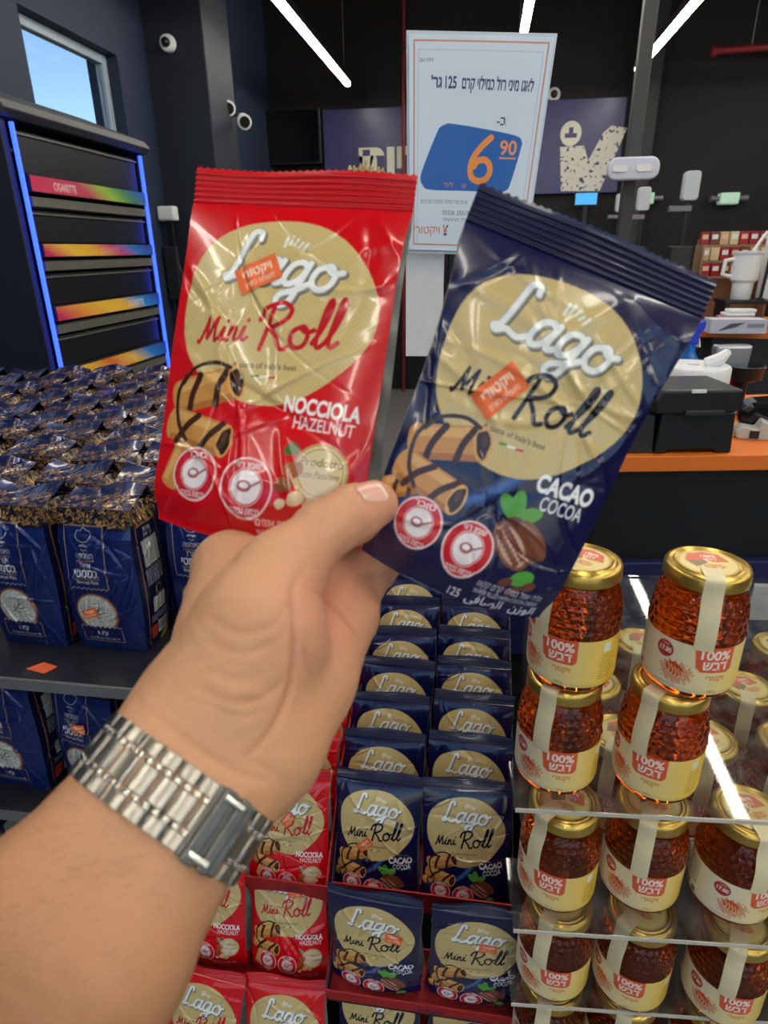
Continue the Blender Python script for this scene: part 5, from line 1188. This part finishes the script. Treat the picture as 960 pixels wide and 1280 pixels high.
# ------------------------------------------------------------------ steel bracelet watch
m_steel = mat('brushed_steel', (178, 172, 160), .28, metal=1., bump=.08, bscale=300, vary=.05); m_pol = mat('polished_steel', (200, 196, 186), .12, metal=1., vary=.02)
WM = Matrix(); WX, WY, WZ = [Vector(R3 @ v) for v in (e1, ax, e2)]
WR = Matrix((WX, WY, WZ)).transposed()
wc = V3(W0) - ax * .004 + e2 * .0
wt_ = thing('wristwatch', 'steel link bracelet of a wristwatch worn on the wrist, clasp facing out', 'watch', Vector(to_world(wc[None])[0]), WR)
RB = .0225 + .0022; HALF = off; PER = 4 * HALF + 2 * math.pi * RB
def path_pt(s, lift=0.):
    s = s % PER; r = RB + lift
    if s < 2 * HALF: return Vector((-HALF + s, 0, r)), Vector((0, 0, 1))           # front straight (towards viewer)
    s -= 2 * HALF
    if s < math.pi * RB: a = s / RB; n = Vector((math.sin(a), 0, math.cos(a))); return Vector((HALF, 0, 0)) + n * r, n
    s -= math.pi * RB
    if s < 2 * HALF: return Vector((HALF - s, 0, -r)), Vector((0, 0, -1))
    s -= 2 * HALF; a = math.pi + s / RB; n = Vector((math.sin(a), 0, math.cos(a))); return Vector((-HALF, 0, 0)) + n * r, n
def link_mesh(name, ln, wd, th, m):
    k = 9; poly = [(-ln / 2, -th * .5), (ln / 2, -th * .5)] + [(ln / 2 * math.copysign(abs(math.cos(a)) ** .6, math.cos(a)), th * .02 + th * .46 * math.sin(a) ** .5) for a in np.linspace(0.04, math.pi - .04, k)]
    return MB().prism(poly, -wd / 2, wd / 2, 'y').mesh(name, m, smooth=True, bevel=.0003, seg=1)
NR = 24; PIT = PER / NR
mc, me_, mp = link_mesh('center_link', PIT * .95, .0098, .0036, m_steel), link_mesh('edge_link', PIT * .95, .0056, .0034, m_steel), link_mesh('small_link', PIT * .42, .0021, .0036, m_pol)
def put(nm, me, s, y, lift=0.):
    p, n = path_pt(s, lift); t = Vector((0, 1, 0)).cross(n); o = link(nm, me, wt_); o.matrix_local = Matrix.Translation(p + Vector((0, y, 0))) @ Matrix((t, Vector((0, 1, 0)), n)).transposed().to_4x4(); return o
clasp_s = 2 * HALF + RB * .30
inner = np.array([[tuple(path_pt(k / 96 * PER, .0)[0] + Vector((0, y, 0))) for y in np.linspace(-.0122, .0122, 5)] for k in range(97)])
link('dark_underband', grid_mesh('dark_underband', inner, mat('shadowed_steel', (70, 68, 64), .4, metal=1.), flip=True), wt_)  # filler band under the links, dark colour standing in for gap shade
for i in range(NR):
    s = i * PIT; dc = min(abs(s - clasp_s), PER - abs(s - clasp_s)); hidden = dc < PIT * .7
    back = abs((s - (2 * HALF + math.pi * RB + HALF))) < .018
    if back: continue
    if not hidden:
        put('center_link', mc, s, 0)
        for y in (-1, 1):
            for q in (.0, .5): put('small_link', mp, s + PIT * (q - .25), y * .0061)
    s2 = s + PIT / 2; dc = min(abs(s2 - clasp_s), PER - abs(s2 - clasp_s))
    if dc > PIT * .9:
        for y in (-1, 1): put('edge_link', me_, s2, y * .01)
p, n = path_pt(clasp_s, .0002); t = Vector((0, 1, 0)).cross(n)
cl = MB().box(-.0085, .0085, -.0132, .0132, -.0015, .0016).box(-.0068, -.0012, -.0138, .0138, .0014, .0032).box(.0006, .0052, -.0138, .0138, .0014, .0030).build('clasp', mat('clasp_steel', (120, 118, 112), .34, metal=1., bump=.15, bscale=200), wt_, bevel=.0009)
cl.matrix_local = Matrix.Translation(p) @ Matrix((t, Vector((0, 1, 0)), n)).transposed().to_4x4()
for q in (-.0105, .0105):
    k = MB().tube([(-.0052, q, .0022), (.003, q, .0026)], .0016, 10).build('clasp_rivet', m_pol, cl, smooth=True)
cz = -RB - .001
MB().lathe([(.018, 0), (.0205, .002), (.0205, .007), (.019, .009), (.0, .009)], 40, cap=False).build('case', m_steel, wt_, smooth=True, loc=(0, 0, cz + .001), rot=(math.pi, 0, 0))
MB().lathe([(.0178, .0092), (.0, .0094)], 32, cap=False).build('dial', mat('dark_dial', (24, 28, 40), .2), wt_, smooth=True, loc=(0, 0, cz + .001), rot=(math.pi, 0, 0))
MB().tube([(.0205, 0, cz - .004), (.0235, 0, cz - .004)], .0028, 12).build('crown', m_pol, wt_, smooth=True)
# straw brush standing behind, its bristles just showing above the red pouch
p = at_y(456, 214, 2.6); sb = thing('straw_broom', 'pale straw broom head showing above the red pouch', 'broom', (p.x, 2.6, 0))
mbr = MB()
for k in range(60):
    x = random.uniform(-.07, .07); y = random.uniform(-.03, .03); mbr.tube([(x * .5, y * .5, p.z - .28), (x * .95, y, p.z - .08), (x + random.uniform(-.01, .01), y, p.z + .02 - abs(x) * .25 + random.uniform(-.012, .012))], .0045, 5)
mbr.build('bristles', mat('straw', (196, 176, 128), .7), sb)
MB().tube([(0, 0, p.z - .34), (0, 0, p.z - .24)], [.02, .045], 12).build('binding', m_dark, sb, smooth=True)
MB().tube([(0, 0, 0), (0, 0, p.z - .3)], .014, 10).build('handle', mat('broom_wood', (150, 110, 70), .5), sb, smooth=True)
